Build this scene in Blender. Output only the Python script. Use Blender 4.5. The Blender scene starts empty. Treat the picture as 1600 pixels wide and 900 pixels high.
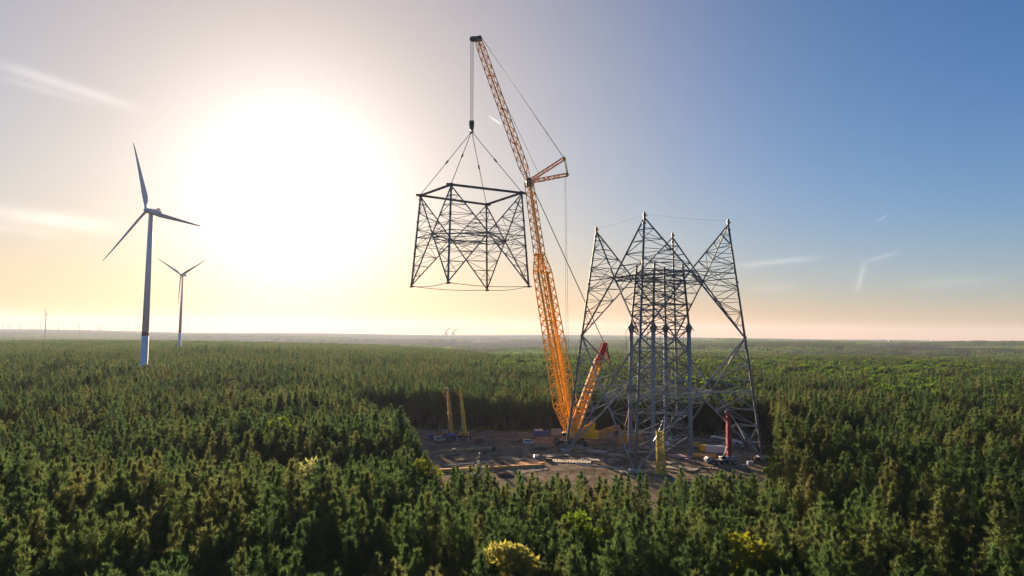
import bpy, bmesh, math, random
import numpy as np
from mathutils import Vector, Matrix, Euler

S = bpy.context.scene
COL = S.collection
R = math.radians
random.seed(7)
RNG = np.random.default_rng(11)

# ------------------------------------------------------------------ camera
F = 1067.0
PITCH, ROLL, CAMH = 3.8, 0.716, 50.0
cam = bpy.data.cameras.new('camera')
cam.sensor_width = 36.0
cam.lens = 24.0
cam.clip_start = 0.5
cam.clip_end = 80000
camo = bpy.data.objects.new('camera', cam)
COL.objects.link(camo)
CM = Matrix.Rotation(R(90 + PITCH), 4, 'X') @ Matrix.Rotation(R(ROLL), 4, 'Z')
camo.matrix_world = Matrix.Translation((0, 0, CAMH)) @ CM
S.camera = camo
CR = CM.to_3x3()
S.render.resolution_x, S.render.resolution_y = 1024, 576


def ray(px, py):
    return CR @ Vector(((px - 800) / F, -(py - 450) / F, -1.0))


def at(px, py, Y):
    """the point of a line of sight at depth Y"""
    d = ray(px, py)
    return Vector((d.x / d.y * Y, Y, CAMH + d.z / d.y * Y))


def gnd(px, py, z=0.0):
    d = ray(px, py)
    t = (z - CAMH) / d.z
    return Vector((d.x * t, d.y * t, z))


# ------------------------------------------------------------------ sky, sun, exposure
SUN_AZ, SUN_EL = -18.0, 10.8          # azimuth from +Y towards +X, elevation
SUN_DIR = Vector((math.sin(R(SUN_AZ)) * math.cos(R(SUN_EL)), math.cos(R(SUN_AZ)) * math.cos(R(SUN_EL)), math.sin(R(SUN_EL))))
W = bpy.data.worlds.new('World')
S.world = W
W.use_nodes = True
wn, wl = W.node_tree.nodes, W.node_tree.links
wn.clear()
w_out = wn.new('ShaderNodeOutputWorld')
w_bg = wn.new('ShaderNodeBackground')
w_bg.inputs['Strength'].default_value = 0.05
sky = wn.new('ShaderNodeTexSky')
sky.sky_type = 'NISHITA'
sky.sun_disc = False
sky.sun_elevation = R(SUN_EL)
sky.sun_rotation = R(SUN_AZ)
sky.altitude = 150
sky.air_density = 1.0
sky.dust_density = 0.05
sky.ozone_density = 3.0


def wmath(op, a, b=None, c=None, clamp=False):
    n = wn.new('ShaderNodeMath')
    n.operation = op
    n.use_clamp = clamp
    for i, v in enumerate((a, b, c)):
        if v is None:
            continue
        if isinstance(v, (int, float)):
            n.inputs[i].default_value = v
        else:
            wl.new(v, n.inputs[i])
    return n.outputs[0]


def wdot(a, v):
    n = wn.new('ShaderNodeVectorMath')
    n.operation = 'DOT_PRODUCT'
    wl.new(a, n.inputs[0])
    n.inputs[1].default_value = v
    return n.outputs['Value']


def wadd(base, fac, col):
    """base + fac * col"""
    n = wn.new('ShaderNodeMix')
    n.data_type = 'RGBA'
    n.blend_type = 'ADD'
    n.clamp_factor = False
    wl.new(fac, n.inputs[0])
    wl.new(base, n.inputs[6])
    n.inputs[7].default_value = (*col, 1)
    return n.outputs[2]


tc = wn.new('ShaderNodeTexCoord')
DIRV = tc.outputs['Generated']
skyc = sky.outputs['Color']
# bright aureole of hazy evening air round the sun
dz = wdot(DIRV, (0, 0, 1))
low = wmath('POWER', 2.718, wmath('MULTIPLY', wmath('MAXIMUM', dz, 0.0), -9.0))
hsv = wn.new('ShaderNodeHueSaturation')
wl.new(wmath('SUBTRACT', 1.18, wmath('MULTIPLY', low, .13)), hsv.inputs['Saturation'])
hsv.inputs['Value'].default_value = .79
wl.new(skyc, hsv.inputs['Color'])
tint = wn.new('ShaderNodeMix')
tint.data_type = 'RGBA'
tint.blend_type = 'MULTIPLY'
wl.new(low, tint.inputs[0])
wl.new(hsv.outputs[0], tint.inputs[6])
tint.inputs[7].default_value = (.94, .74, .66, 1)
tint2 = wn.new('ShaderNodeMix')
tint2.data_type = 'RGBA'
tint2.blend_type = 'MULTIPLY'
tint2.inputs[0].default_value = 1.0
wl.new(tint.outputs[2], tint2.inputs[6])
tint2.inputs[7].default_value = (1.0, .94, 1.08, 1)
tint3 = wn.new('ShaderNodeMix')
tint3.data_type = 'RGBA'
tint3.blend_type = 'MULTIPLY'
cs = wmath('MAXIMUM', wdot(DIRV, SUN_DIR), 0.0001)
wl.new(wmath('POWER', cs, 5.0), tint3.inputs[0])
wl.new(tint2.outputs[2], tint3.inputs[6])
tint3.inputs[7].default_value = (.92, .68, .46, 1)
tint4 = wn.new('ShaderNodeMix')
tint4.data_type = 'RGBA'
tint4.blend_type = 'MULTIPLY'
wl.new(wmath('MULTIPLY', low, wmath('POWER', cs, 2.0)), tint4.inputs[0])
wl.new(tint3.outputs[2], tint4.inputs[6])
tint4.inputs[7].default_value = (.66, .43, .29, 1)
skyc = tint4.outputs[2]
AUREOLE = [(420, 3.0, (1.0, .97, .95)), (80, 3.9, (.95, .95, 1.05)), (9.0, 4.6, (1.0, .68, .38))]
for p, k, c in AUREOLE:
    skyc = wadd(skyc, wmath('MULTIPLY', wmath('POWER', cs, float(p)), k), c)


# thin contrails and wisps, laid out on the sky by direction
def streak(p0, p1, width, amount, rough=0.5):
    global skyc
    a, b = ray(*p0).normalized(), ray(*p1).normalized()
    n = a.cross(b).normalized()
    t = (b - a).normalized()
    c = ((a + b) / 2).normalized()
    half = (b - a).length / 2
    d = wdot(DIRV, n)
    g = wmath('POWER', 2.718, wmath('MULTIPLY', wmath('POWER', wmath('ABSOLUTE', wmath('DIVIDE', d, width)), 2.0), -1.0))
    s = wmath('ABSOLUTE', wmath('DIVIDE', wmath('SUBTRACT', wdot(DIRV, t), c.dot(t)), half))
    e = wmath('SMOOTH_MIN', wmath('SUBTRACT', 1.0, s), 1.0, 0.3)
    e = wmath('MAXIMUM', wmath('MULTIPLY', e, 1.6), 0.0)
    e = wmath('MINIMUM', e, 1.0)
    front = wmath('GREATER_THAN', wdot(DIRV, c), 0.0)
    nz = wn.new('ShaderNodeTexNoise')
    nz.inputs['Scale'].default_value = 22.0
    nz.inputs['Detail'].default_value = 4.0
    wl.new(DIRV, nz.inputs['Vector'])
    m = wmath('ADD', wmath('MULTIPLY', nz.outputs['Fac'], 2 * rough), 1 - rough)
    f = wmath('MULTIPLY', wmath('MULTIPLY', wmath('MULTIPLY', g, e), front), wmath('MULTIPLY', m, amount))
    skyc = wadd(skyc, f, (1.0, .93, .86))


streak((-40, 88), (240, 178), .0065, 1.0)
streak((-30, 112), (160, 168), .004, .5)
streak((-60, 325), (205, 359), .0095, 1.6)
streak((-60, 348), (120, 372), .006, .6)
streak((762, 180), (786, 196), .0012, 3.0, .2)
streak((1130, 418), (1300, 400), .004, .75)
streak((1338, 462), (1352, 404), .0035, .8)
streak((1346, 410), (1412, 392), .003, .6)
streak((1366, 348), (1390, 334), .0012, .8, .2)
streak((1160, 452), (1260, 448), .005, .35)
streak((1400, 446), (1580, 436), .006, .35)
wl.new(skyc, w_bg.inputs['Color'])
wl.new(w_bg.outputs[0], w_out.inputs['Surface'])

sl = bpy.data.lights.new('sun', 'SUN')
sl.energy = 5.0
sl.angle = R(0.55)
sl.color = (1.0, .77, .53)
so = bpy.data.objects.new('sun', sl)
COL.objects.link(so)
so.rotation_euler = SUN_DIR.to_track_quat('Z', 'Y').to_euler()
so.location = (-100, 300, 260)

S.view_settings.view_transform = 'Standard'
S.view_settings.look = 'None'
S.view_settings.exposure = 1.65
S.view_settings.gamma = 1.0
S.view_settings.use_curve_mapping = False
S.cycles.use_denoising = True
S.cycles.use_adaptive_sampling = False
S.cycles.max_bounces = 5
S.cycles.diffuse_bounces = 3
S.cycles.transmission_bounces = 3
S.cycles.volume_bounces = 0
S.cycles.transparent_max_bounces = 8


# ------------------------------------------------------------------ helpers
def tag(o, label=None, cat=None, group=None, kind=None):
    if label: o['label'] = label
    if cat: o['category'] = cat
    if group: o['group'] = group
    if kind: o['kind'] = kind
    return o


def empty(name, loc, rz=0.0):
    o = bpy.data.objects.new(name, None)
    o.empty_display_size = 1.0
    COL.objects.link(o)
    o.location = loc
    o.rotation_euler = (0, 0, rz)
    return o


def thing(name, label, cat, loc, rz=0.0, group=None):
    return tag(empty(name, loc, rz), label, cat, group)


class MB:
    """collects faces and links them as one mesh object"""

    def __init__(self):
        self.v, self.f = [], []

    def add(self, verts, faces):
        n = len(self.v)
        self.v.extend(tuple(p) for p in verts)
        self.f.extend(tuple(i + n for i in fc) for fc in faces)
        return self

    def beam(self, a, b, w, h=None, n=4, w2=None, cap=True):
        a, b = Vector(a), Vector(b)
        d = b - a
        if d.length < 1e-6:
            return self
        d.normalize()
        up = Vector((0, 0, 1)) if abs(d.z) < .95 else Vector((0, 1, 0))
        x = d.cross(up).normalized()
        y = x.cross(d).normalized()
        h = w if h is None else h
        k = 1.0 if w2 is None else w2 / w
        vs = []
        for p, s in ((a, 1.0), (b, k)):
            for i in range(n):
                t = 2 * math.pi * (i + .5) / n
                q = 1 / math.cos(math.pi / n)
                vs.append(p + x * (math.cos(t) * w / 2 * q * s) + y * (math.sin(t) * h / 2 * q * s))
        fs = [(i, (i + 1) % n, n + (i + 1) % n, n + i) for i in range(n)]
        if cap:
            fs += [tuple(reversed(range(n))), tuple(range(n, 2 * n))]
        return self.add(vs, fs)

    def box(self, c, s, rz=0.0, tilt=0.0, bev=0.0):
        """a box with its upper edges chamfered by bev"""
        cx, cy, cz = c
        hx, hy, hz = s[0] / 2, s[1] / 2, s[2] / 2
        m = Matrix.Rotation(rz, 3, 'Z') @ Matrix.Rotation(tilt, 3, 'Y')
        if bev > 0:
            ring = lambda k, z: [(-hx + k, -hy + k, z), (hx - k, -hy + k, z), (hx - k, hy - k, z), (-hx + k, hy - k, z)]
            vs = ring(0, -hz) + ring(0, hz - bev) + ring(bev, hz)
            fs = [(3, 2, 1, 0), (8, 9, 10, 11)]
            for q in (0, 4):
                fs += [(q + i, q + (i + 1) % 4, q + 4 + (i + 1) % 4, q + 4 + i) for i in range(4)]
        else:
            vs = [(x, y, z) for z in (-hz, hz) for x, y in ((-hx, -hy), (hx, -hy), (hx, hy), (-hx, hy))]
            fs = [(3, 2, 1, 0), (4, 5, 6, 7)] + [(i, (i + 1) % 4, 4 + (i + 1) % 4, 4 + i) for i in range(4)]
        return self.add([m @ Vector(p) + Vector((cx, cy, cz)) for p in vs], fs)

    def lathe(self, prof, c=(0, 0, 0), axis='Z', n=16):
        """prof: list of (radius, height)"""
        vs = []
        for r, z in prof:
            for i in range(n):
                t = 2 * math.pi * i / n
                p = (r * math.cos(t), r * math.sin(t), z)
                if axis == 'X': p = (p[2], p[0], p[1])
                if axis == 'Y': p = (p[1], p[2], p[0])
                vs.append(Vector(p) + Vector(c))
        fs = []
        for k in range(len(prof) - 1):
            for i in range(n):
                j = (i + 1) % n
                fs.append((k * n + i, k * n + j, k * n + n + j, k * n + n + i))
        fs += [tuple(reversed(range(n))), tuple((len(prof) - 1) * n + i for i in range(n))]
        return self.add(vs, fs)

    def prism(self, poly, y0, y1):
        """outline in x,z extruded along y"""
        n = len(poly)
        vs = [(x, y0, z) for x, z in poly] + [(x, y1, z) for x, z in poly]
        fs = [tuple(range(n)), tuple(reversed(range(n, 2 * n)))] + [(i, n + i, n + (i + 1) % n, (i + 1) % n) for i in range(n)]
        return self.add(vs, fs)

    def build(self, name, mat, parent=None, world=True, smooth=False):
        me = bpy.data.meshes.new(name)
        off = Vector((0, 0, 0))
        if parent is not None and world:
            p = parent
            while p is not None:
                off += p.location
                p = p.parent
        me.from_pydata([tuple(Vector(v) - off) for v in self.v], [], self.f)
        me.materials.append(mat)
        me.update()
        if smooth:
            me.polygons.foreach_set('use_smooth', [True] * len(me.polygons))
        o = bpy.data.objects.new(name, me)
        COL.objects.link(o)
        if parent is not None:
            o.parent = parent
        return o


def children(o):
    return [c for c in COL.objects if c.parent is o]


def copy_tree(o, parent=None, kids=None):
    c = o.copy()
    COL.objects.link(c)
    if parent is not None:
        c.parent = parent
    for ch in (kids or {}).get(o, children(o) if kids is None else []):
        copy_tree(ch, c, kids)
    return c


# ------------------------------------------------------------------ materials
def mat(name, col, rough=.6, metal=0.0, var=.25, scale=1.5, bump=0.0, dirt=None, dirt_amt=.4, space='Object'):
    m = bpy.data.materials.new(name)
    m.use_nodes = True
    nt = m.node_tree
    b = nt.nodes['Principled BSDF']
    b.inputs['Roughness'].default_value = rough
    b.inputs['Metallic'].default_value = metal
    t = nt.nodes.new('ShaderNodeTexCoord')
    nz = nt.nodes.new('ShaderNodeTexNoise')
    nz.inputs['Scale'].default_value = scale
    nz.inputs['Detail'].default_value = 5
    nt.links.new(t.outputs[space], nz.inputs['Vector'])
    r = nt.nodes.new('ShaderNodeValToRGB')
    r.color_ramp.elements[0].position = .3
    r.color_ramp.elements[1].position = .7
    r.color_ramp.elements[0].color = (*[c * (1 - var) for c in col], 1)
    r.color_ramp.elements[1].color = (*[min(1, c * (1 + var)) for c in col], 1)
    nt.links.new(nz.outputs['Fac'], r.inputs['Fac'])
    outc = r.outputs['Color']
    if dirt is not None:
        n2 = nt.nodes.new('ShaderNodeTexNoise')
        n2.inputs['Scale'].default_value = scale * .35
        n2.inputs['Detail'].default_value = 6
        nt.links.new(t.outputs[space], n2.inputs['Vector'])
        r2 = nt.nodes.new('ShaderNodeValToRGB')
        r2.color_ramp.elements[0].position = .48
        r2.color_ramp.elements[1].position = .66
        r2.color_ramp.elements[0].color = (0, 0, 0, 1)
        r2.color_ramp.elements[1].color = (dirt_amt,) * 3 + (1,)
        nt.links.new(n2.outputs['Fac'], r2.inputs['Fac'])
        mx = nt.nodes.new('ShaderNodeMix')
        mx.data_type = 'RGBA'
        nt.links.new(r2.outputs['Color'], mx.inputs[0])
        nt.links.new(outc, mx.inputs[6])
        mx.inputs[7].default_value = (*dirt, 1)
        outc = mx.outputs[2]
    nt.links.new(outc, b.inputs['Base Color'])
    if bump:
        bp = nt.nodes.new('ShaderNodeBump')
        bp.inputs['Strength'].default_value = bump
        nt.links.new(nz.outputs['Fac'], bp.inputs['Height'])
        nt.links.new(bp.outputs[0], b.inputs['Normal'])
    return m


def leaf_mat(name, stops, trans=.62):
    """foliage: colour varies from tree to tree and over stands; light passes through the leaves"""
    m = bpy.data.materials.new(name)
    m.use_nodes = True
    nt = m.node_tree
    nt.nodes.clear()
    N = nt.nodes.new
    L = nt.links.new
    out = N('ShaderNodeOutputMaterial')
    oi = N('ShaderNodeObjectInfo')
    nz = N('ShaderNodeTexNoise')
    nz.inputs['Scale'].default_value = .02
    nz.inputs['Detail'].default_value = 2
    L(oi.outputs['Location'], nz.inputs['Vector'])
    a = N('ShaderNodeMath'); a.operation = 'MULTIPLY_ADD'
    L(oi.outputs['Random'], a.inputs[0]); a.inputs[1].default_value = .65
    s = N('ShaderNodeMath'); s.operation = 'MULTIPLY_ADD'
    L(nz.outputs['Fac'], s.inputs[0]); s.inputs[1].default_value = 1.6; s.inputs[2].default_value = -.63
    L(s.outputs[0], a.inputs[2])
    geo = N('ShaderNodeNewGeometry')
    g = N('ShaderNodeMath'); g.operation = 'MULTIPLY_ADD'
    L(geo.outputs['Random Per Island'], g.inputs[0]); g.inputs[1].default_value = .36; g.inputs[2].default_value = -.12
    a2 = N('ShaderNodeMath'); a2.operation = 'ADD'
    L(a.outputs[0], a2.inputs[0]); L(g.outputs[0], a2.inputs[1])
    r = N('ShaderNodeValToRGB')
    el = r.color_ramp.elements
    while len(el) < len(stops): el.new(.5)
    for e, (p, c) in zip(el, stops):
        e.position = p; e.color = (*c, 1)
    L(a2.outputs[0], r.inputs['Fac'])
    d = N('ShaderNodeBsdfDiffuse')
    t = N('ShaderNodeBsdfTranslucent')
    L(r.outputs['Color'], d.inputs['Color'])
    hs = N('ShaderNodeHueSaturation')
    hs.inputs['Saturation'].default_value = 1.1
    hs.inputs['Value'].default_value = 1.25
    L(r.outputs['Color'], hs.inputs['Color'])
    L(hs.outputs[0], t.inputs['Color'])
    mx = N('ShaderNodeMixShader')
    mx.inputs[0].default_value = trans
    L(d.outputs[0], mx.inputs[1]); L(t.outputs[0], mx.inputs[2])
    L(mx.outputs[0], out.inputs['Surface'])
    return m


M = {}
M['pine'] = leaf_mat('pine_needles', [(0.0, (.040, .070, .030)), (.35, (.055, .094, .036)), (.62, (.076, .108, .040)), (.85, (.098, .112, .044)), (1.0, (.118, .118, .048))])
M['leaf'] = leaf_mat('spring_leaves', [(0.0, (.07, .115, .02)), (.4, (.10, .15, .025)), (.75, (.15, .18, .028)), (1.0, (.21, .19, .035))], .5)
M['gold'] = leaf_mat('young_golden_leaves', [(0.0, (.19, .21, .05)), (.5, (.26, .26, .065)), (1.0, (.31, .28, .085))], .5)
M['pale'] = leaf_mat('pale_young_leaves', [(0.0, (.13, .16, .055)), (.5, (.19, .21, .08)), (1.0, (.24, .24, .10))], .5)
M['far_leaf'] = leaf_mat('broadleaf_canopy', [(0.0, (.055, .10, .022)), (.45, (.085, .155, .024)), (.8, (.12, .19, .03)), (1.0, (.16, .20, .036))], .45)
M['bark'] = mat('pine_bark', (.075, .058, .046), .9, 0, .4, 2.0)
M['orange'] = mat('crane_orange_paint', (.92, .47, .02), .8, 0, .12, .8, dirt=(.25, .13, .05), dirt_amt=.35)
M['shaded_orange'] = mat('shaded_orange_paint', (.64, .30, .025), .8, 0, .2, .8, dirt=(.16, .09, .05), dirt_amt=.6)  # darker crane orange for upper boom and jib; backlit silhouette put into the colour
M['orange_dull'] = mat('worn_orange_paint', (.66, .29, .05), .6, 0, .2, .8, dirt=(.2, .12, .07), dirt_amt=.5)
M['red'] = mat('red_paint', (.48, .018, .022), .8, 0, .15, .8)
M['yellow'] = mat('yellow_paint', (.62, .46, .05), .6, 0, .15, .8, dirt=(.25, .2, .08))
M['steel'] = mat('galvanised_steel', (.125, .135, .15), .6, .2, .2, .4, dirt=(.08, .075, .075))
M['pale_lit_steel'] = mat('pale_lit_galvanised_steel', (.27, .28, .29), .5, .2, .2, .4, dirt=(.14, .14, .14))  # paler steel for lower tier bracing; light caught by it put into colour
M['darksteel'] = mat('dark_steel', (.055, .055, .06), .6, .2, .2, .6)
M['black'] = mat('black_rubber', (.025, .025, .027), .7, 0, .3, 1.0)
M['rope'] = mat('steel_rope', (.05, .05, .055), .8, .0, .1, 1.0)
M['white'] = mat('white_paint', (.66, .67, .68), .4, 0, .06, .15, dirt=(.45, .43, .4), dirt_amt=.25)
M['towergrey'] = mat('pale_grey_tower_paint', (.84, .75, .72), .6, 0, .06, .05, dirt=(.42, .41, .42), dirt_amt=.2)
M['bluegrey'] = mat('pale_blue_green_paint', (.66, .74, .80), .6, 0, .06, .05)
M['ringred'] = mat('dark_red_band_paint', (.22, .05, .05), .5, 0, .1, .1)
M['blue'] = mat('blue_paint', (.03, .07, .30), .45, 0, .15, .6)
M['grey'] = mat('grey_paint', (.30, .33, .36), .5, 0, .12, .5)
M['glass'] = mat('dark_glass', (.03, .04, .05), .12, 0, .1, .5)
M['timber'] = mat('pale_timber', (.42, .32, .22), .8, 0, .35, 1.3, bump=.2)
M['timber_dark'] = mat('weathered_timber', (.16, .12, .09), .85, 0, .4, 1.3, bump=.2)
M['concrete'] = mat('concrete', (.36, .35, .33), .85, 0, .15, .7)
M['column'] = mat('blue_grey_column_paint', (.17, .215, .28), .6, .0, .15, .3)
M['pipe_yellow'] = mat('pale_yellow_pipe', (.55, .48, .16), .5, 0, .15, .5)
M['plate'] = mat('orange_sheet', (.75, .34, .07), .7, 0, .15, .4)
M['pink'] = mat('pale_pink_sheet', (.55, .36, .32), .7, 0, .2, .4)


# ------------------------------------------------------------------ terrain
def sm(a, b, x):
    t = np.clip((x - a) / (b - a), 0, 1)
    return t * t * (3 - 2 * t)


EDGE_AZ = np.array([-180, -60, -36.9, -20.6, -10.6, -5.4, -1.0, 4, 12, 40, 60, 180])
EDGE_R = np.array([2100, 2100, 2050, 1880, 1700, 1280, 1000, 1050, 1250, 1500, 1500, 1500])
DROP = np.array([45, 45, 45, 45, 45, 42, 38, 30, 24, 22, 22, 22])


def edge_r(az):
    return np.interp(np.degrees(az), EDGE_AZ, EDGE_R)


def height(x, y):
    x, y = np.asarray(x, float), np.asarray(y, float)
    r = np.hypot(x, y)
    az = np.arctan2(x, y)
    deg = np.degrees(az)
    e = edge_r(az)
    z = -np.interp(deg, EDGE_AZ, DROP) * sm(e, e + 450, r)
    z = z + 2.2 * np.sin(x / 140 + 1) * np.sin(y / 190) * sm(420, 800, r)
    right = sm(2, 22, deg)
    z = z + right * (26 * np.exp(-((r - 3000 - 9 * deg) / 520) ** 2) + 34 * np.exp(-((r - 5200 - 300 * np.sin(az * 9)) / 900) ** 2))
    z = z + right * 9 * np.sin(x / 410 + y / 900) * np.sin(y / 330) * sm(1300, 2400, r)
    z = z + (1 - right) * 8 * np.sin(x / 900 + 2) * np.sin(y / 700) * sm(2800, 4500, r)
    z = z + sm(6000, 11500, r) * (55 + 22 * np.sin(deg / 7 + 1.3) * right + 6 * np.sin(deg / 3.1) + 8 * (1 - right) * np.sin(deg / 9)) * .92
    return z


na, radii = 360, np.concatenate([[0.0], np.geomspace(25, 13600, 150)])
vs, fs = [(0, 0, 0)], []
for r_ in radii[1:]:
    a_ = np.arange(na) / na * 2 * np.pi
    X_, Y_ = r_ * np.sin(a_), r_ * np.cos(a_)
    Z_ = height(X_, Y_)
    vs += list(zip(X_.tolist(), Y_.tolist(), Z_.tolist()))
for i in range(na):
    fs.append((0, 1 + (i + 1) % na, 1 + i))
for k in range(len(radii) - 2):
    b0, b1 = 1 + k * na, 1 + (k + 1) * na
    for i in range(na):
        j = (i + 1) % na
        fs.append((b0 + i, b0 + j, b1 + j, b1 + i))
gm = bpy.data.materials.new('forest_floor_and_fields')
gm.use_nodes = True
nt = gm.node_tree
bs = nt.nodes['Principled BSDF']
bs.inputs['Roughness'].default_value = .95
bs.inputs['Specular IOR Level'].default_value = 0
t_ = nt.nodes.new('ShaderNodeTexCoord')


def gtex(kind, scale, detail=4):
    n = nt.nodes.new(kind)
    n.inputs['Scale'].default_value = scale
    if 'Detail' in n.inputs: n.inputs['Detail'].default_value = detail
    nt.links.new(t_.outputs['Object'], n.inputs['Vector'])
    return n


def gramp(src, pts):
    r = nt.nodes.new('ShaderNodeValToRGB')
    el = r.color_ramp.elements
    while len(el) < len(pts): el.new(.5)
    for e, (p, c) in zip(el, pts):
        e.position = p; e.color = (*c, 1)
    nt.links.new(src, r.inputs['Fac'])
    return r.outputs['Color']


def gmix(f, a, b):
    n = nt.nodes.new('ShaderNodeMix')
    n.data_type = 'RGBA'
    nt.links.new(f, n.inputs[0]); nt.links.new(a, n.inputs[6]); nt.links.new(b, n.inputs[7])
    return n.outputs[2]


floor_c = gramp(gtex('ShaderNodeTexNoise', .25, 6).outputs['Fac'], [(.3, (.035, .042, .02)), (.7, (.07, .062, .036))])
wood_c = gramp(gtex('ShaderNodeTexNoise', .012, 8).outputs['Fac'], [(.35, (.014, .026, .016)), (.65, (.032, .050, .024))])
vor = gtex('ShaderNodeTexVoronoi', .0022)
field_c = gramp(vor.outputs['Color'], [(0, (.06, .085, .03)), (.45, (.09, .12, .04)), (.6, (.14, .125, .08)), (.8, (.19, .165, .12)), (1, (.10, .10, .05))])
mask_f = gramp(gtex('ShaderNodeTexNoise', .0009, 5).outputs['Fac'], [(.58, (0, 0, 0)), (.62, (1, 1, 1))])
far_c = gmix(mask_f, wood_c, field_c)
ln = nt.nodes.new('ShaderNodeVectorMath'); ln.operation = 'LENGTH'
nt.links.new(t_.outputs['Object'], ln.inputs[0])
mr = nt.nodes.new('ShaderNodeMapRange')
mr.inputs['From Min'].default_value = 2100
mr.inputs['From Max'].default_value = 2900
nt.links.new(ln.outputs['Value'], mr.inputs['Value'])
nt.links.new(gmix(mr.outputs[0], floor_c, far_c), bs.inputs['Base Color'])
gmb = MB(); gmb.v, gmb.f = vs, fs
ground = gmb.build('ground', gm, smooth=True)
tag(ground, 'dark forest floor and hazy plain reaching the horizon', 'ground', kind='structure')

# the sandy clearing
CLEAR = [(-19, 170), (-22, 192), (-33, 235), (-48, 284), (-73, 335), (-78, 357), (-20, 358), (60, 352), (128, 342), (120, 318), (109, 283), (94, 242), (79, 205), (66, 178), (20, 170)]


def in_poly(px, py, poly):
    px, py = np.asarray(px), np.asarray(py)
    inside = np.zeros(px.shape, bool)
    n = len(poly)
    for i in range(n):
        x1, y1 = poly[i]; x2, y2 = poly[(i + 1) % n]
        c = ((y1 > py) != (y2 > py)) & (px < (x2 - x1) * (py - y1) / (y2 - y1 + 1e-9) + x1)
        inside ^= c
    return inside


site_m = mat('sandy_soil', (.235, .185, .132), .95, 0, .4, .22, bump=.5, dirt=(.09, .073, .055), dirt_amt=.8)
site_m.node_tree.nodes['Principled BSDF'].inputs['Specular IOR Level'].default_value = 0
_nt = site_m.node_tree
_b = _nt.nodes['Principled BSDF']
_src = _b.inputs['Base Color'].links[0].from_socket
_tc = _nt.nodes.new('ShaderNodeTexCoord')
_wv = _nt.nodes.new('ShaderNodeTexWave')
_wv.inputs['Scale'].default_value = .07
_wv.inputs['Distortion'].default_value = 22
_wv.inputs['Detail'].default_value = 3
_wv.inputs['Detail Scale'].default_value = .35
_nt.links.new(_tc.outputs['Object'], _wv.inputs['Vector'])
_rp = _nt.nodes.new('ShaderNodeValToRGB')
_rp.color_ramp.elements[0].position = .05
_rp.color_ramp.elements[0].color = (.78, .77, .76, 1)
_rp.color_ramp.elements[1].position = .35
_rp.color_ramp.elements[1].color = (1, 1, 1, 1)
_nt.links.new(_wv.outputs['Fac'], _rp.inputs['Fac'])
_mx = _nt.nodes.new('ShaderNodeMix')
_mx.data_type = 'RGBA'
_mx.blend_type = 'MULTIPLY'
_mx.inputs[0].default_value = 1
_nt.links.new(_src, _mx.inputs[6])
_nt.links.new(_rp.outputs['Color'], _mx.inputs[7])
_nt.links.new(_mx.outputs[2], _b.inputs['Base Color'])
bm = bmesh.new()
pv = []
for i in range(len(CLEAR)):
    a, b = Vector(CLEAR[i]), Vector(CLEAR[(i + 1) % len(CLEAR)])
    for k in range(6):
        p = a.lerp(b, k / 6)
        pv.append(bm.verts.new((p.x + random.uniform(-1.2, 1.2), p.y + random.uniform(-1.2, 1.2), .06)))
bm.faces.new(pv)
bmesh.ops.triangulate(bm, faces=bm.faces[:])
me = bpy.data.meshes.new('site_ground'); bm.to_mesh(me); bm.free(); me.materials.append(site_m)
so_ = bpy.data.objects.new('clearing_ground', me); COL.objects.link(so_)
tag(so_, 'brown sandy soil of the cleared building site', 'ground', kind='structure')

# ------------------------------------------------------------------ trees
def blades_mesh(base, dirs, length, width, rng):
    """one narrow triangle per blade"""
    n = len(base)
    r = rng.normal(size=(n, 3))
    side = np.cross(dirs, r)
    side /= np.linalg.norm(side, axis=1, keepdims=True) + 1e-9
    w = (width * rng.uniform(.7, 1.3, n))[:, None]
    l = (length * rng.uniform(.6, 1.35, n))[:, None]
    v = np.empty((n, 3, 3))
    v[:, 0] = base - side * w / 2
    v[:, 1] = base + side * w / 2
    v[:, 2] = base + dirs * l
    return v.reshape(-1, 3)


def unit(a):
    return a / (np.linalg.norm(a, axis=1, keepdims=True) + 1e-9)


def pine_blades(rng, h, zb, rad, nwh, nbr, ncl, nbl, bl, bw):
    base, dirs = [], []
    spiky = rng.uniform(.6, .95)
    lean = rng.normal(0, .02, 2)
    for i in range(nwh):
        t = i / (nwh - 1)
        z = zb + (h - zb) * t
        prof = (1 - t) ** spiky * min(1.0, .6 + 1.6 * t) + .04
        a0 = rng.uniform(0, 6.28)
        for k in range(nbr):
            if rng.random() < .12:
                continue
            a = a0 + 6.283 * k / nbr + rng.normal(0, .25)
            rr = rad * prof * rng.uniform(.6, 1.3)
            zj = rng.normal(0, .32)
            out = np.array([math.cos(a), math.sin(a), 0])
            for u in np.linspace(.3, 1.0, max(1, int(round(ncl * (.45 + .55 * prof))))):
                p = out * rr * u + np.array([lean[0] * z, lean[1] * z, z + zj + rr * (.10 * u + .30 * u * u) + rng.normal(0, .16)])
                p = p + np.append(rng.normal(0, .12 + .1 * rr, 2), 0)
                m = nbl
                d = out * (.55 * u) + np.array([0, 0, .75 + .25 * t]) + rng.normal(0, .62, (m, 3))
                base.append(np.repeat(p[None], m, 0) + rng.normal(0, .10, (m, 3)))
                dirs.append(d)
    # leader shoot
    m = nbl * 2
    top = np.array([lean[0] * h, lean[1] * h, h])
    base.append(np.repeat(top[None], m, 0) + rng.normal(0, .06, (m, 3)) - np.array([0, 0, .4]))
    dirs.append(np.array([0, 0, 1.4]) + rng.normal(0, .35, (m, 3)))
    base = np.concatenate(base)
    dirs = unit(np.concatenate(dirs))
    return blades_mesh(base, dirs, bl, bw, rng)


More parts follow.
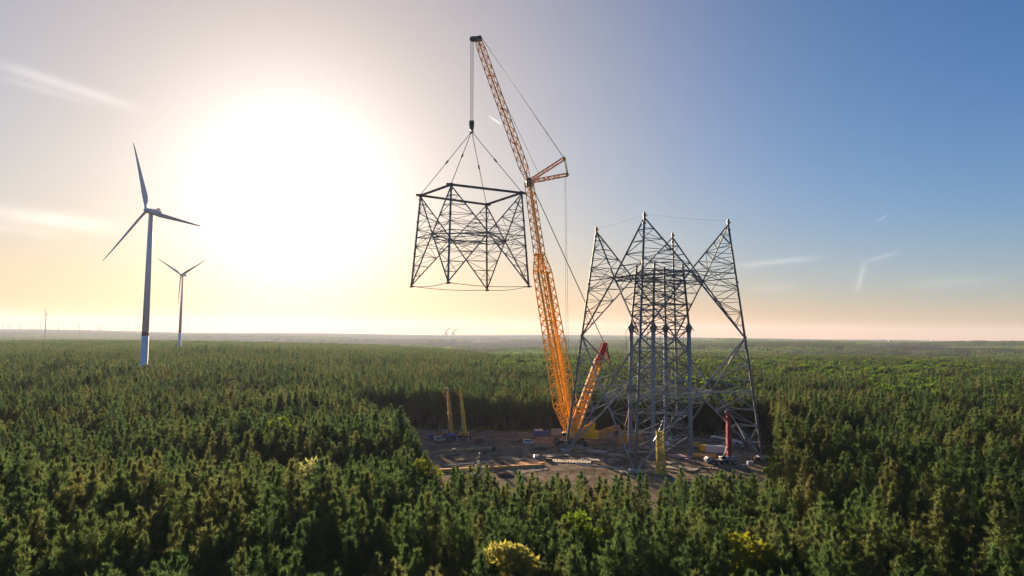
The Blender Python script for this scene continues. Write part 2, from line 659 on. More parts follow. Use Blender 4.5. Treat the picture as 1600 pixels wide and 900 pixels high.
def tri_mesh(name, verts, material):
    me = bpy.data.meshes.new(name)
    n = len(verts)
    me.vertices.add(n)
    me.vertices.foreach_set('co', np.ascontiguousarray(verts, dtype=np.float32).ravel())
    me.loops.add(n)
    me.loops.foreach_set('vertex_index', np.arange(n, dtype=np.int32))
    me.polygons.add(n // 3)
    me.polygons.foreach_set('loop_start', np.arange(0, n, 3, dtype=np.int32))
    me.polygons.foreach_set('loop_total', np.full(n // 3, 3, dtype=np.int32))
    me.materials.append(material)
    me.update(calc_edges=True)
    return me


def trunk_mb(rng, h, r0, stubs=8, lo=3.0, hi=None):
    mb = MB()
    n = 7
    pts = []
    for i in range(6):
        t = i / 5
        pts.append((Vector((rng.normal(0, .06) * t, rng.normal(0, .06) * t, h * t)), r0 * (1 - .8 * t)))
    for (a, ra), (b, rb) in zip(pts, pts[1:]):
        mb.beam(a, b, 2 * ra, n=n, w2=2 * rb, cap=False)
    for _ in range(stubs):
        z = rng.uniform(lo, (hi or h) * .9)
        a = rng.uniform(0, 6.28)
        l = rng.uniform(.6, 1.5)
        p = Vector((0, 0, z))
        mb.beam(p, p + Vector((math.cos(a) * l, math.sin(a) * l, l * .25)), .09, n=3, w2=.03, cap=False)
    return mb


def mesh_of(mb, name, material):
    me = bpy.data.meshes.new(name)
    me.from_pydata([tuple(v) for v in mb.v], [], mb.f)
    me.materials.append(material)
    me.update()
    return me


def joined(name, mb, tris, m_trunk, m_leaf):
    """trunk and crown of an instanced tree in one mesh"""
    nv = len(mb.v)
    v = [tuple(p) for p in mb.v] + [tuple(p) for p in tris.tolist()]
    f = list(mb.f) + [(nv + i, nv + i + 1, nv + i + 2) for i in range(0, len(tris), 3)]
    me = bpy.data.meshes.new(name)
    me.from_pydata(v, [], f)
    me.materials.append(m_trunk); me.materials.append(m_leaf)
    mi = np.ones(len(f), np.int32); mi[:len(mb.f)] = 0
    me.polygons.foreach_set('material_index', mi)
    me.update()
    return me


def lobes_leaves(rng, h, zb, rad, nl, nleaf, size, flat=1.0):
    """rounded broadleaf crown: leaf sprays spread through several uneven lobes"""
    out = []
    cz = (h + zb) / 2
    for i in range(nl):
        a = rng.uniform(0, 6.28)
        q = math.sqrt(rng.uniform(.05, 1))
        c = np.array([math.cos(a) * rad * .62 * q, math.sin(a) * rad * .62 * q, cz + (h - zb) * .42 * rng.uniform(-1, 1) * (1 - .45 * q) * flat])
        lr = rad * rng.uniform(.28, .5)
        m = int(nleaf * rng.uniform(.6, 1.4) / nl)
        d = unit(rng.normal(size=(m, 3)))
        p = c + d * (lr * rng.uniform(.45, 1.08, m) ** .6)[:, None] * np.array([1, 1, .8])
        up = unit(d * .8 + rng.normal(0, .7, (m, 3)) + np.array([0, 0, .3]))
        out.append(blades_mesh(p, up, size, size * .85, rng))
    return np.concatenate(out)


NEAR = []      # (crown mesh, trunk mesh)
KINDS = [(18.5, 8.0, 3.1), (17.2, 7.2, 2.8), (19.6, 9.0, 3.3), (16.2, 7.0, 2.7), (18.0, 8.5, 2.5), (20.0, 9.5, 3.0), (15.4, 6.4, 2.6), (18.8, 7.6, 2.3)]
protos = bpy.data.collections.new('tree_shapes')
mid_protos = bpy.data.collections.new('tree_shapes_farther')
far_protos = bpy.data.collections.new('stand_shapes')
leaf_protos = bpy.data.collections.new('broadleaf_shapes')


def proto(coll, name, me):
    o = bpy.data.objects.new(name, me)
    coll.objects.link(o)


for i, (h, zb, rad) in enumerate(KINDS):
    rng = np.random.default_rng(100 + i)
    tris = pine_blades(rng, h, zb, rad, 14, 7, 5, 11, .62, .115)
    tm = trunk_mb(rng, h * .97, .19, 9, 2.5, zb + 3)
    NEAR.append((tri_mesh('pine_crown', tris, M['pine']), mesh_of(tm, 'pine_trunk', M['bark'])))
    proto(protos, 'shape.%03d' % i, joined('pine_shape', tm, tris, M['bark'], M['pine']))
    rng = np.random.default_rng(200 + i)
    tris = pine_blades(rng, h, zb, rad * 1.05, 10, 6, 2, 5, 1.05, .36)
    tm = trunk_mb(rng, h * .95, .2, 0)
    proto(mid_protos, 'shape_mid.%03d' % i, joined('pine_shape_mid', tm, tris, M['bark'], M['pine']))
for i in range(5):     # stands for the far forest: 26 m square patches
    rng = np.random.default_rng(300 + i)
    allt = []
    for k in range(34):
        x, y = rng.uniform(-13, 13, 2)
        h = rng.uniform(14, 20)
        t = pine_blades(rng, h, 7.5, 2.5, 5, 5, 1, 3, 2.0, 1.1)
        allt.append(t + np.array([x, y, 0]))
    me = tri_mesh('stand_shape', np.concatenate(allt), M['pine'])
    proto(far_protos, 'stand.%03d' % i, me)
for i in range(3):
    rng = np.random.default_rng(350 + i)
    allt = []
    for k in range(16):
        x, y = rng.uniform(-13, 13, 2)
        t = lobes_leaves(rng, rng.uniform(13, 18), 5, 4.6, 6, 150, 2.4)
        allt.append(t + np.array([x, y, 0]))
    proto(far_protos, 'stand.%03d' % (5 + i), tri_mesh('leafy_stand_shape', np.concatenate(allt), M['far_leaf']))
LEAFY = []
for i in range(4):
    rng = np.random.default_rng(400 + i)
    h = (15.5, 13.5, 17, 14.5)[i]
    tris = lobes_leaves(rng, h, 6.5, 3.6, 12, 2600, .5)
    tm = trunk_mb(rng, h * .8, .22, 7, 5.0)
    LEAFY.append(({k_: tri_mesh('leafy_crown', tris, M[k_]) for k_ in ('gold', 'leaf', 'pale')}, mesh_of(tm, 'leafy_trunk', M['bark'])))
    tris = lobes_leaves(rng, h + 2, 5, 4.4, 12, 900, 1.1)
    proto(leaf_protos, 'leafy.%03d' % i, joined('leafy_shape', tm, tris, M['bark'], M['far_leaf']))


def gn_scatter(name, pts, idx, scl, rot, coll):
    me = bpy.data.meshes.new(name)
    me.vertices.add(len(pts))
    me.vertices.foreach_set('co', np.ascontiguousarray(pts, dtype=np.float32).ravel())
    for an, ty, arr in (('idx', 'INT', idx), ('scl', 'FLOAT', scl), ('rot', 'FLOAT', rot)):
        at_ = me.attributes.new(an, ty, 'POINT')
        at_.data.foreach_set('value', np.asarray(arr, np.int32 if ty == 'INT' else np.float32))
    o = bpy.data.objects.new(name, me)
    COL.objects.link(o)
    g = bpy.data.node_groups.new(name, 'GeometryNodeTree')
    g.interface.new_socket('Geometry', in_out='INPUT', socket_type='NodeSocketGeometry')
    g.interface.new_socket('Geometry', in_out='OUTPUT', socket_type='NodeSocketGeometry')
    N, L = g.nodes.new, g.links.new
    gi, go = N('NodeGroupInput'), N('NodeGroupOutput')
    ci = N('GeometryNodeCollectionInfo')
    ci.inputs['Collection'].default_value = coll
    ci.inputs['Separate Children'].default_value = True
    ci.inputs['Reset Children'].default_value = True
    iop = N('GeometryNodeInstanceOnPoints')
    iop.inputs['Pick Instance'].default_value = True

    def attr(nm, ty):
        n = N('GeometryNodeInputNamedAttribute')
        n.data_type = ty
        n.inputs['Name'].default_value = nm
        return n.outputs['Attribute']
    cx = N('ShaderNodeCombineXYZ')
    L(attr('rot', 'FLOAT'), cx.inputs['Z'])
    L(gi.outputs[0], iop.inputs['Points'])
    L(ci.outputs[0], iop.inputs['Instance'])
    L(attr('idx', 'INT'), iop.inputs['Instance Index'])
    L(cx.outputs[0], iop.inputs['Rotation'])
    L(attr('scl', 'FLOAT'), iop.inputs['Scale'])
    L(iop.outputs[0], go.inputs[0])
    md = o.modifiers.new('scatter', 'NODES')
    md.node_group = g
    return o


def vnoise(x, y, s, seed):
    """smooth value noise, 0..1"""
    rng = np.random.default_rng(seed)
    tab = rng.random((256, 256))
    u, v = np.asarray(x) / s + 1000, np.asarray(y) / s + 1000
    i, j = np.floor(u).astype(int), np.floor(v).astype(int)
    fu, fv = u - i, v - j
    fu, fv = fu * fu * (3 - 2 * fu), fv * fv * (3 - 2 * fv)
    g = lambda a, b: tab[a % 256, b % 256]
    return (g(i, j) * (1 - fu) + g(i + 1, j) * fu) * (1 - fv) + (g(i, j + 1) * (1 - fu) + g(i + 1, j + 1) * fu) * fv


def jitter_grid(sp, r0, r1, half_deg, seed, jit=.42):
    rng = np.random.default_rng(seed)
    n = int(2 * r1 / sp) + 1
    gx = (np.arange(n) - n / 2) * sp
    gy = np.arange(0, r1, sp)
    X, Y = np.meshgrid(gx, gy)
    X = X + (np.arange(X.shape[0])[:, None] % 2) * sp / 2
    X = X + rng.uniform(-jit, jit, X.shape) * sp
    Y = Y + rng.uniform(-jit, jit, Y.shape) * sp
    X, Y = X.ravel(), Y.ravel()
    r = np.hypot(X, Y)
    k = (r >= r0) & (r < r1) & (np.abs(np.degrees(np.arctan2(X, Y))) < half_deg)
    return X[k], Y[k]


def project(x, y, z):
    """pixel of a point (1600 px wide photograph)"""
    d = np.stack([np.asarray(x), np.asarray(y), np.asarray(z) - CAMH], -1) @ np.array(CR)
    return 800 + F * d[..., 0] / -d[..., 2], 450 - F * d[..., 1] / -d[..., 2]


# turbines stand in small gaps of the wood
HUB1, HUB2 = at(236, 331, 530), at(286, 431, 1110)
GAPS = [(HUB1.x, HUB1.y, 9), (HUB2.x, HUB2.y, 12)]
# broadleaf trees one can tell apart, by where they stand
LEAF_TREES = [
    ((475, 722), 1.25, 'large pale yellow green broadleaf tree standing out among the pines left of the clearing'),
    ((432, 656), 1.2, 'wide yellow green broadleaf crown far back among the olive pines'),
    ((538, 650), .75, 'small yellow green treetop in the pines near the back left corner of the clearing'),
    ((570, 648), .7, 'smallest yellow green treetop in the pines beside the back left corner of the clearing'),
    ((800, 841), 1.14, 'golden leaved broadleaf tree among foreground pines below the clearing'),
    ((918, 809), 1.0, 'bright green flat broadleaf crown in the foreground pines below the lattice tower'),
    ((1178, 848), 1.0, 'light green leafy crown in the near pines below the red crane'),
    ((1350, 768), .8, 'yellow topped leafy tree on the edge of a dark gap right of the clearing'),
    ((1340, 828), .75, 'golden green leafy tree below the dark gap right of the clearing'),
    ((44, 852), .75, 'small golden green broadleaf crown near the lower left corner of the forest'),
    ((300, 740), .8, 'pale yellow broadleaf crown among olive pines on the left slope'),
    ((185, 748), .6, 'little pale leafy treetop among the brownish pines far left'),
    ((312, 832), .7, 'dull golden broadleaf crown among the lower left foreground pines'),
    ((1365, 735), .7, 'pale green leafy treetop near the dark edge right of the clearing'),
    ((528, 772), .7, 'fresh green leafy top between pines below the large pale tree'),
    ((664, 722), .95, 'light green leafy tree at the left edge of the clearing'),
    ((1430, 858), .7, 'light green leafy crown in the lower right foreground pines'),
    ((1215, 850), .8, 'pale green broadleaf crown beside the light green one below the red crane'),
    ((505, 760), .75, 'warm yellow green crown left of centre, lower right of the large pale tree'),
]
leaf_spots = []
for (px, py), s, lab in LEAF_TREES:
    h = 15.0 * s + 4.5
    p = gnd(px, py, h * .92)
    leaf_spots.append((p.x, p.y, h, s, lab))

x1, y1 = jitter_grid(3.55, 42, 520, 52, 1)
x2, y2 = jitter_grid(4.4, 520, 1000, 48, 2)
x3, y3 = jitter_grid(24, 1000, 2600, 46, 3)
shrink = [(x + (1.2 if x < 30 else -1.2), y) for x, y in CLEAR]
CP = np.array(CLEAR)


def poly_dist(x, y):
    d = np.full(x.shape, 1e9)
    for i in range(len(CP)):
        a, b = CP[i], CP[(i + 1) % len(CP)]
        ab = b - a
        t = np.clip(((x - a[0]) * ab[0] + (y - a[1]) * ab[1]) / (ab @ ab), 0, 1)
        d = np.minimum(d, np.hypot(x - a[0] - t * ab[0], y - a[1] - t * ab[1]))
    return d


def keep(x, y):
    k = ~in_poly(x, y, CLEAR) & (poly_dist(x, y) > 1.3)
    for gx, gy, gr in GAPS:
        k &= np.hypot(x - gx, y - gy) > gr
    for lx, ly, h, s, lab in leaf_spots:
        k &= np.hypot(x - lx, y - ly) > 2.6 * s
    return k


k = keep(x1, y1)
hol = vnoise(x1, y1, 16, 5)
k &= (hol < .82) | (RNG.random(x1.shape) < .25)
x1, y1 = x1[k], y1[k]
k = keep(x2, y2); x2, y2 = x2[k], y2[k]


def leafy_zone(x, y):
    """belts of broadleaf wood to the right and behind the site"""
    r, deg = np.hypot(x, y), np.degrees(np.arctan2(x, y))
    n = vnoise(x, y, 70, 9)
    f = sm(4, 13, deg + 8 * (n - .5)) * sm(430, 540, r + 220 * (n - .5))
    f = np.maximum(f, sm(-4, 0, deg) * sm(600, 700, r + 120 * (n - .5)))
    return f * (vnoise(x * .6, y, 110, 10) > .22) * (vnoise(x, y, 9, 14) > .25)


l1 = leafy_zone(x1, y1) > .5
l2 = leafy_zone(x2, y2) > .5
# size of the trees drifts over the wood
n1 = len(x1)
s1 = .80 + .34 * vnoise(x1, y1, 45, 6) + RNG.normal(0, .08, n1)
s1 = np.where(poly_dist(x1, y1) < 9, np.maximum(s1, .92), s1)
small = RNG.random(n1) < .06
s1 = np.where(small, s1 * .78, s1)
frontier = (y1 < 215) & (y1 > 118) & (x1 > -22) & (x1 < 66)
s1 = np.where(frontier, np.clip(s1 * .88, .70, .90), s1)
i1 = RNG.integers(0, len(KINDS), n1)
r1 = RNG.uniform(0, 6.28, n1)
hh = np.array([k_[0] for k_ in KINDS])[i1] * s1
px, py = project(x1, y1, hh * .93)
dist = np.hypot(x1, y1)
vis = (px > -8) & (px < 1608) & (py < 912) & ~l1
cand = np.where(vis)[0]
near_ids = cand[np.argsort(dist[cand])][:296]
is_near = np.zeros(n1, bool); is_near[near_ids] = True

# the nearest pines, each a thing with trunk and crown
root0 = {}
for q in near_ids:
    v = int(i1[q])
    s = float(s1[q])
    root = empty('pine_tree', (float(x1[q]), float(y1[q]), 0.0), float(r1[q]))
    root.scale = (s, s, s)
    tag(root, 'dark green pine in the dense near forest along the bottom of the photo', 'pine tree', 'nearest pines of the forest')
    for nm, me_ in (('crown', NEAR[v][0]), ('trunk', NEAR[v][1])):
        c = bpy.data.objects.new(nm, me_)
        COL.objects.link(c)
        c.parent = root

for lx, ly, h, s, lab in leaf_spots:
    v = random.randrange(4)
    root = empty('broadleaf_tree', (lx, ly, 0), random.uniform(0, 6.28))
    k_ = h / (15.5, 13.5, 17, 14.5)[v]
    root.scale = (k_ * (1.0 + .25 * s), k_ * (1.0 + .25 * s), k_)
    tag(root, lab, 'broadleaf tree', 'broadleaf trees scattered among the pines')
    for nm, me_ in (('crown', LEAFY[v][0]['gold' if 'gold' in lab or 'yellow topped' in lab else 'pale' if 'pale' in lab else 'leaf']), ('trunk', LEAFY[v][1])):
        c = bpy.data.objects.new(nm, me_)
        COL.objects.link(c)
        c.parent = root

rest = ~is_near & ~l1
f_near = gn_scatter('pine_forest', np.stack([x1[rest], y1[rest], np.zeros(rest.sum())], 1), i1[rest], s1[rest], r1[rest], protos)
tag(f_near, 'dense pine forest round the clearing and over the slope behind it', 'forest', kind='stuff')
n2 = len(x2)
rest2 = ~l2
e2 = edge_r(np.arctan2(x2, y2))
z2 = height(x2, y2)
s2 = .84 + .32 * vnoise(x2, y2, 60, 7) + RNG.normal(0, .08, n2)
f_mid = gn_scatter('pine_forest_beyond', np.stack([x2, y2, z2], 1)[rest2], RNG.integers(0, len(KINDS), n2)[rest2], s2[rest2] * 1.12, RNG.uniform(0, 6.28, n2)[rest2], mid_protos)
tag(f_mid, 'olive pine forest farther back behind the wind turbine tower', 'forest', kind='stuff')
xl = np.concatenate([x1[l1], x2[l2]]); yl = np.concatenate([y1[l1], y2[l2]])
kl = RNG.random(len(xl)) < .9
xl, yl = xl[kl], yl[kl]
f_leaf = gn_scatter('broadleaf_forest', np.stack([xl, yl, height(xl, yl)], 1), RNG.integers(0, 4, len(xl)), RNG.uniform(.72, 1.15, len(xl)) * (.8 + .4 * vnoise(xl, yl, 60, 12)), RNG.uniform(0, 6.28, len(xl)), leaf_protos)
tag(f_leaf, 'bright green broadleaf woodland belts right of the lattice tower', 'forest', kind='stuff')

# low brush along the cut edges of the clearing
bx, by = jitter_grid(1.5, 150, 380, 32, 8)
kb_ = in_poly(bx, by, CLEAR) & (poly_dist(bx, by) < 7.5 * vnoise(bx, by, 12, 17) ** 1.2)
bx, by = bx[kb_], by[kb_]
brush = gn_scatter('undergrowth', np.stack([bx, by, np.full(len(bx), -.35)], 1), RNG.integers(0, 4, len(bx)), RNG.uniform(.06, .17, len(bx)), RNG.uniform(0, 6.28, len(bx)), leaf_protos)
tag(brush, 'low green brush along the edges of the clearing', 'undergrowth', kind='stuff')

# far woods as patches of trees
x4, y4 = jitter_grid(55, 2600, 8200, 46, 4)
deg3, deg4 = np.degrees(np.arctan2(x3, y3)), np.degrees(np.arctan2(x4, y4))
e3 = edge_r(np.arctan2(x3, y3))
r3 = np.hypot(x3, y3)
k3 = (r3 < e3) | (vnoise(x3, y3, 330, 21) > np.where(deg3 < 0, .62, .36))
k4 = vnoise(x4, y4, 900, 22) * .6 + vnoise(x4, y4, 320, 23) * .4 > np.where(deg4 < 0, .56, .45)
xf, yf = np.concatenate([x3[k3], x4[k4]]), np.concatenate([y3[k3], y4[k4]])
sf = np.concatenate([np.full(k3.sum(), 1.0), np.full(k4.sum(), 1.75)])
zf = height(xf, yf) - np.where(sf > 1.2, 10, 0)
lf = (vnoise(xf * .3, yf, 260, 31) > .5) & (np.degrees(np.arctan2(xf, yf)) > -6)
fi = np.where(lf, RNG.integers(5, 8, len(xf)), RNG.integers(0, 5, len(xf)))
f_far = gn_scatter('distant_woods', np.stack([xf, yf, zf], 1), fi, sf, RNG.uniform(0, 6.28, len(xf)), far_protos)
tag(f_far, 'hazy woods on the far plain below the horizon', 'woods', kind='stuff')

# ------------------------------------------------------------------ haze
hb = MB().box((0, 0, 88), (28000, 28000, 330))
hz = bpy.data.materials.new('evening_haze')
hz.use_nodes = True
hn = hz.node_tree.nodes
hn.clear()
ho = hn.new('ShaderNodeOutputMaterial')
pvn = hn.new('ShaderNodeVolumePrincipled')
pvn.inputs['Color'].default_value = (.69, .77, .98, 1)
pvn.inputs['Density'].default_value = 3.1e-5
pvn.inputs['Anisotropy'].default_value = .3
pvn.inputs['Density Attribute'].default_value = ''
hz.node_tree.links.new(pvn.outputs[0], ho.inputs['Volume'])
hazeo = hb.build('haze', hz)
tag(hazeo, 'pale evening haze lying over the whole plain', 'haze', kind='stuff')

# ------------------------------------------------------------------ wind turbines
def make_turbine(base, hub_h, blade, yaw, theta, label, r0=2.9, r1=1.7, bands=True, detail=True):
    """yaw: bearing the rotor faces, degrees from +Y towards +X; theta: angle of the first blade from upright"""
    root = thing('wind_turbine', label, 'wind turbine', base, 0, 'wind turbines')
    seg = 24 if detail else 10
    H = hub_h
    if bands:
        zb, zr = 45.0, 48.0
        rr = lambda z: r0 + (r1 - r0) * z / H
        MB().lathe([(rr(zr), zr), (rr(H), H - 1.6)], n=seg).build('tower', M['towergrey'], root, world=False, smooth=True)
        MB().lathe([(rr(zb) + .02, zb), (rr(zr) + .02, zr)], n=seg).build('painted_ring', M['ringred'], root, world=False, smooth=True)
        MB().lathe([(rr(0) + .3, -1), (rr(0) + .3, .4), (rr(.4), .4), (rr(zb), zb)], n=seg).build('tower_base', M['bluegrey'], root, world=False, smooth=True)
    else:
        MB().lathe([(r0, -2), (r1, H - 1.6)], n=seg).build('tower', M['towergrey'], root, world=False, smooth=True)
    fwd = Vector((math.sin(R(yaw)), math.cos(R(yaw)), 0))
    side = Vector((fwd.y, -fwd.x, 0))
    up = Vector((0, 0, 1))
    k = blade / 53.0

    def P(f, s, u):
        return fwd * f + side * s + up * (H + u)
    mb = MB()
    prof = [(-9.0, .9, 1.0), (-8.2, 1.7, 1.9), (-4, 2.1, 2.3), (1.2, 1.95, 2.1), (2.6, 1.5, 1.6)]
    n = 12
    vs = []
    for f, w, h in prof:
        for i in range(n):
            t = 2 * math.pi * i / n
            c_, s_ = math.cos(t), math.sin(t)
            vs.append(P(f * k, w * k * math.copysign(abs(c_) ** .6, c_), h * k * math.copysign(abs(s_) ** .6, s_) + .3))
    fs = [(a * n + i, a * n + (i + 1) % n, (a + 1) * n + (i + 1) % n, (a + 1) * n + i) for a in range(len(prof) - 1) for i in range(n)]
    fs += [tuple(reversed(range(n))), tuple((len(prof) - 1) * n + i for i in range(n))]
    mb.add(vs, fs)
    nac = mb.build('nacelle', M['towergrey'], root, world=False, smooth=True)
    if detail:
        c = MB()
        c.add([P(f * k, s * k, u * k) for u in (2.5, 3.7) for f, s in ((-7.6, -1.1), (-5.4, -1.1), (-5.4, 1.1), (-7.6, 1.1))],
              [(3, 2, 1, 0), (4, 5, 6, 7)] + [(i, (i + 1) % 4, 4 + (i + 1) % 4, 4 + i) for i in range(4)])
        c.beam(P(-6.5 * k, 0, 3.6 * k), P(-6.5 * k, 0, 5.2 * k), .15)
        c.build('cooler', M['towergrey'], nac, world=False)
    hubc = fwd * 4.4 * k + up * (H + .35)
    hb_ = MB()
    vs = []
    pr = [(-1.9, 1.5), (-1.0, 2.0), (.4, 1.9), (1.5, 1.3), (2.3, .35)]
    for f, r_ in pr:
        for i in range(n):
            t = 2 * math.pi * i / n
            vs.append(hubc + fwd * f * k + side * r_ * k * math.cos(t) + up * r_ * k * math.sin(t))
    fs = [(a * n + i, a * n + (i + 1) % n, (a + 1) * n + (i + 1) % n, (a + 1) * n + i) for a in range(len(pr) - 1) for i in range(n)]
    fs += [tuple(reversed(range(n))), tuple((len(pr) - 1) * n + i for i in range(n))]
    hb_.add(vs, fs)
    hb_.build('hub', M['towergrey'], root, world=False, smooth=True)
    for b in range(3):
        t = R(theta + 120 * b)
        d = (up * math.cos(t) + side * math.sin(t)).normalized()
        q = fwd.cross(d).normalized()
        bm_ = MB()
        st = [(0.02, 1.7, 1.6, 0), (.06, 1.8, 1.5, 5), (.14, 3.3, 1.05, 22), (.22, 3.9, .85, 20), (.4, 3.0, .6, 13), (.6, 2.15, .42, 8), (.8, 1.45, .28, 5), (.95, .85, .16, 3), (1.0, .25, .08, 2)]
        m_ = 10
        vs = []
        for u, ch, th, tw in st:
            a = R(tw + 8)
            cx_ = q * math.cos(a) + fwd * math.sin(a)
            tx_ = fwd * math.cos(a) - q * math.sin(a)
            ctr = hubc + d * (blade * u) + fwd * (1.6 * k * u * u)
            for i in range(m_):
                e = 2 * math.pi * i / m_
                xo = math.cos(e) * .5 - (.18 if u > .1 else 0)
                vs.append(ctr + cx_ * ch * k * xo + tx_ * th * k * .5 * math.sin(e) * (1.25 - .5 * math.cos(e + math.pi)))
        fs = [(a * m_ + i, a * m_ + (i + 1) % m_, (a + 1) * m_ + (i + 1) % m_, (a + 1) * m_ + i) for a in range(len(st) - 1) for i in range(m_)]
        fs += [tuple(reversed(range(m_))), tuple((len(st) - 1) * m_ + i for i in range(m_))]
        bm_.add(vs, fs)
        bm_.build('blade', M['towergrey'], root, world=False, smooth=True)
    return root


def turbine_at(px, hub_py, D, blade, yaw, theta, label, **kw):
    hp = at(px, hub_py, D)
    gz = float(height(hp.x, hp.y))
    return make_turbine((hp.x, hp.y, gz), hp.z - gz, blade, yaw, theta, label, **kw)


turbine_at(236, 331, 530, 56, 197, 15, 'tallest wind turbine, nearest one at left with dark red ring and pale blue tower base')
turbine_at(285, 430, 1110, 51, 191, 58, 'second largest wind turbine, thin against the bright sun glow', r0=2.6, r1=1.6)
turbine_at(72, 491, 4300, 54, 192, 10, 'small brown wind turbine alone on the hazy left horizon', r0=4.0, r1=3.0, bands=False, detail=False)
TINY = [(4, 505.0, 10), (15, 504.5, 75), (32, 505.0, 35), (63, 506.5, 50), (92, 507, 20), (124, 507.5, 90), (154, 506.5, 5), (159, 507, 60)]
tiny_root = None
kids_of = {}
for px, py, th in TINY:
    hp = at(px, py, 9500)
    gz = float(height(hp.x, hp.y))
    if tiny_root is None:
        tiny_root = make_turbine((hp.x, hp.y, gz - 4), hp.z - gz + 4, 46, 240, th, 'tiny hazy wind turbine in the row far off on the left horizon', 4.5, 3.6, False, False)
        tiny_root['group'] = 'tiny turbines on the left horizon'
        kids_of = {tiny_root: children(tiny_root)}
        kids_of.update({c: children(c) for c in kids_of[tiny_root]})
    else:
        c = copy_tree(tiny_root, None, kids_of)
        c.location = (hp.x, hp.y, gz - 4)
        c.rotation_euler = (0, 0, R(random.uniform(-25, 25)))
for (px, py, yaw, th), lab in zip([(1388, 531, 200, 60), (1455, 531.5, 180, 90), (1579, 529, 190, -52)],
                                  ['tiny dark wind turbine top just showing over the right horizon, left one of three',
                                   'tiny wind turbine with its blades level on the right horizon, middle one of three',
                                   'tiny pale wind turbine at the far right end of the horizon']):
    turbine_at(px, py, 8200, 50, yaw, th, lab, r0=4.5, r1=3.4, bands=False, detail=False)

# power station beyond the plain
for px, top, lab in ((697, 514, 'taller faint steam plume rising over the middle horizon'), (708, 516.5, 'shorter faint steam plume rising over the middle horizon')):
    D = 11800
    b_, t_ = at(px, 520.5, D), at(px, top, D)
    root = thing('cooling_tower', lab.replace('steam plume rising', 'cooling tower with steam'), 'cooling tower', (b_.x, D, float(height(b_.x, D)) - 5))
    hgt = b_.z - root.location.z + 12
    MB().lathe([(38, 0), (30, hgt * .5), (25, hgt * .8), (27, hgt)], n=16).build('shell', M['concrete'], root, world=False, smooth=True)
    mb = MB()
    for i in range(7):
        u = i / 6
        mb.lathe([(2, -9), (12 + 12 * u, -3), (14 + 12 * u, 4), (3, 12)], c=(u * u * 70, 0, hgt + 4 + u * (t_.z - b_.z)), n=9)
    sm_ = mat('steam', (.30, .28, .27), 1.0, 0, .05, .01)
    mb.build('steam_plume', sm_, root, world=False, smooth=True)


# ------------------------------------------------------------------ lattice pylons
def V(*a):
    return Vector(a)


TC = V(62.9, 290.8, 0)
ZP = 95.5
PEAK = [at(932, 362, 303.2), at(1007, 340, 265.4), at(1138, 351, 278.3), at(1051, 371, 316.0)]   # left, near, right, far
FEET = [V(23.8, 295, 0), V(45.8, 252.7, 0), V(103.4, 283, 0), V(80, 328.6, 0)]


def lattice_tier(root, foot, top, nsub, w_leg, w_arm, w_sec, m, zr=.5, legs=True, top_frame=False, rings=True, labels=True):
    """four sloping legs, a big X on every face and the web of thinner struts between legs and X arms"""
    arm_pts = []
    for i in range(4):
        j = (i + 1) % 4
        BL, BR, TL, TR = foot[i], foot[j], top[i], top[j]
        # crossing point of the two arms
        wb, wt = (BR - BL).length, (TR - TL).length
        t = wb / (wb + wt)
        Mx = (BL.lerp(TR, t) + BR.lerp(TL, t)) / 2
        mb = MB()
        for a, b in ((BL, Mx), (Mx, TR), (BR, Mx), (Mx, TL)):
            mb.beam(a, b, w_arm)
        for (B, T) in ((BL, TL), (BR, TR)):
            th = (Mx.z - B.z) / (T.z - B.z)
            Lm = B.lerp(T, th)
            if rings:
                mb.beam(Lm, Mx, w_sec * 1.6)
            for far, k in ((T, nsub), (B, nsub)):
                prev = None
                for q in range(1, k + 1):
                    u = q / k
                    pl, pa = far.lerp(Lm, u), far.lerp(Mx, u)
                    if q < k:
                        mb.beam(pl, pa, w_sec)
                    if prev is not None:
                        if q % 2: mb.beam(prev[0], pa, w_sec)
                        else: mb.beam(prev[1], pl, w_sec)
                    prev = (pl, pa)
                # short knee struts in the wide part of the web
                a1 = Lm.lerp(Mx, .5)
                mb.beam(a1, far.lerp(Lm, (k - 1) / k), w_sec * .8)
                mb.beam(a1, far.lerp(Mx, (k - 1) / k), w_sec * .8)
        arm_pts.append((Mx, BL, BR, TL, TR))
        mb.build('face_bracing', m, root)
    # diaphragm: struts between the crossings and across each corner web
    mb = MB()
    for i in range(4):
        a, b = arm_pts[i][0], arm_pts[(i + 1) % 4][0]
        mb.beam(a, b, w_sec * 2.2)
        mb.beam(a - V(0, 0, 1.5), b - V(0, 0, 1.5), w_sec * 1.5)
        mb.beam(a.lerp(b, .5), b - V(0, 0, 1.5), w_sec); mb.beam(a.lerp(b, .5), a - V(0, 0, 1.5), w_sec)
        c = (a + b) / 2
        L = foot[(i + 1) % 4].lerp(top[(i + 1) % 4], (a.z - foot[(i + 1) % 4].z) / (top[(i + 1) % 4].z - foot[(i + 1) % 4].z))
        mb.beam(c, L, w_sec)
        # corner webs between the arms of neighbouring faces
        T, B = top[(i + 1) % 4], foot[(i + 1) % 4]
        for far in (T, B):
            for q in range(1, nsub):
                u = q / nsub
                p1, p2 = far.lerp(a, u), far.lerp(b, u)
                mb.beam(p1, p2, w_sec)
                if q < nsub - 1 and q % 2:
                    mb.beam(p1, far.lerp(b, (q + 1) / nsub), w_sec * .8)
    mb.build('cross_bracing', m, root)
    if legs:
        for i in range(4):
            lm = MB()
            d = (top[i] - foot[i]).normalized()
            lm.beam(foot[i], top[i], w_leg, n=8, w2=w_leg * .85)
            for u in (0.0, .25, .5, .75, .985):
                p = foot[i].lerp(top[i], u)
                lm.beam(p, p + d * .5, w_leg * 1.5, n=8)
            lm.build('leg', m, root)
    return arm_pts


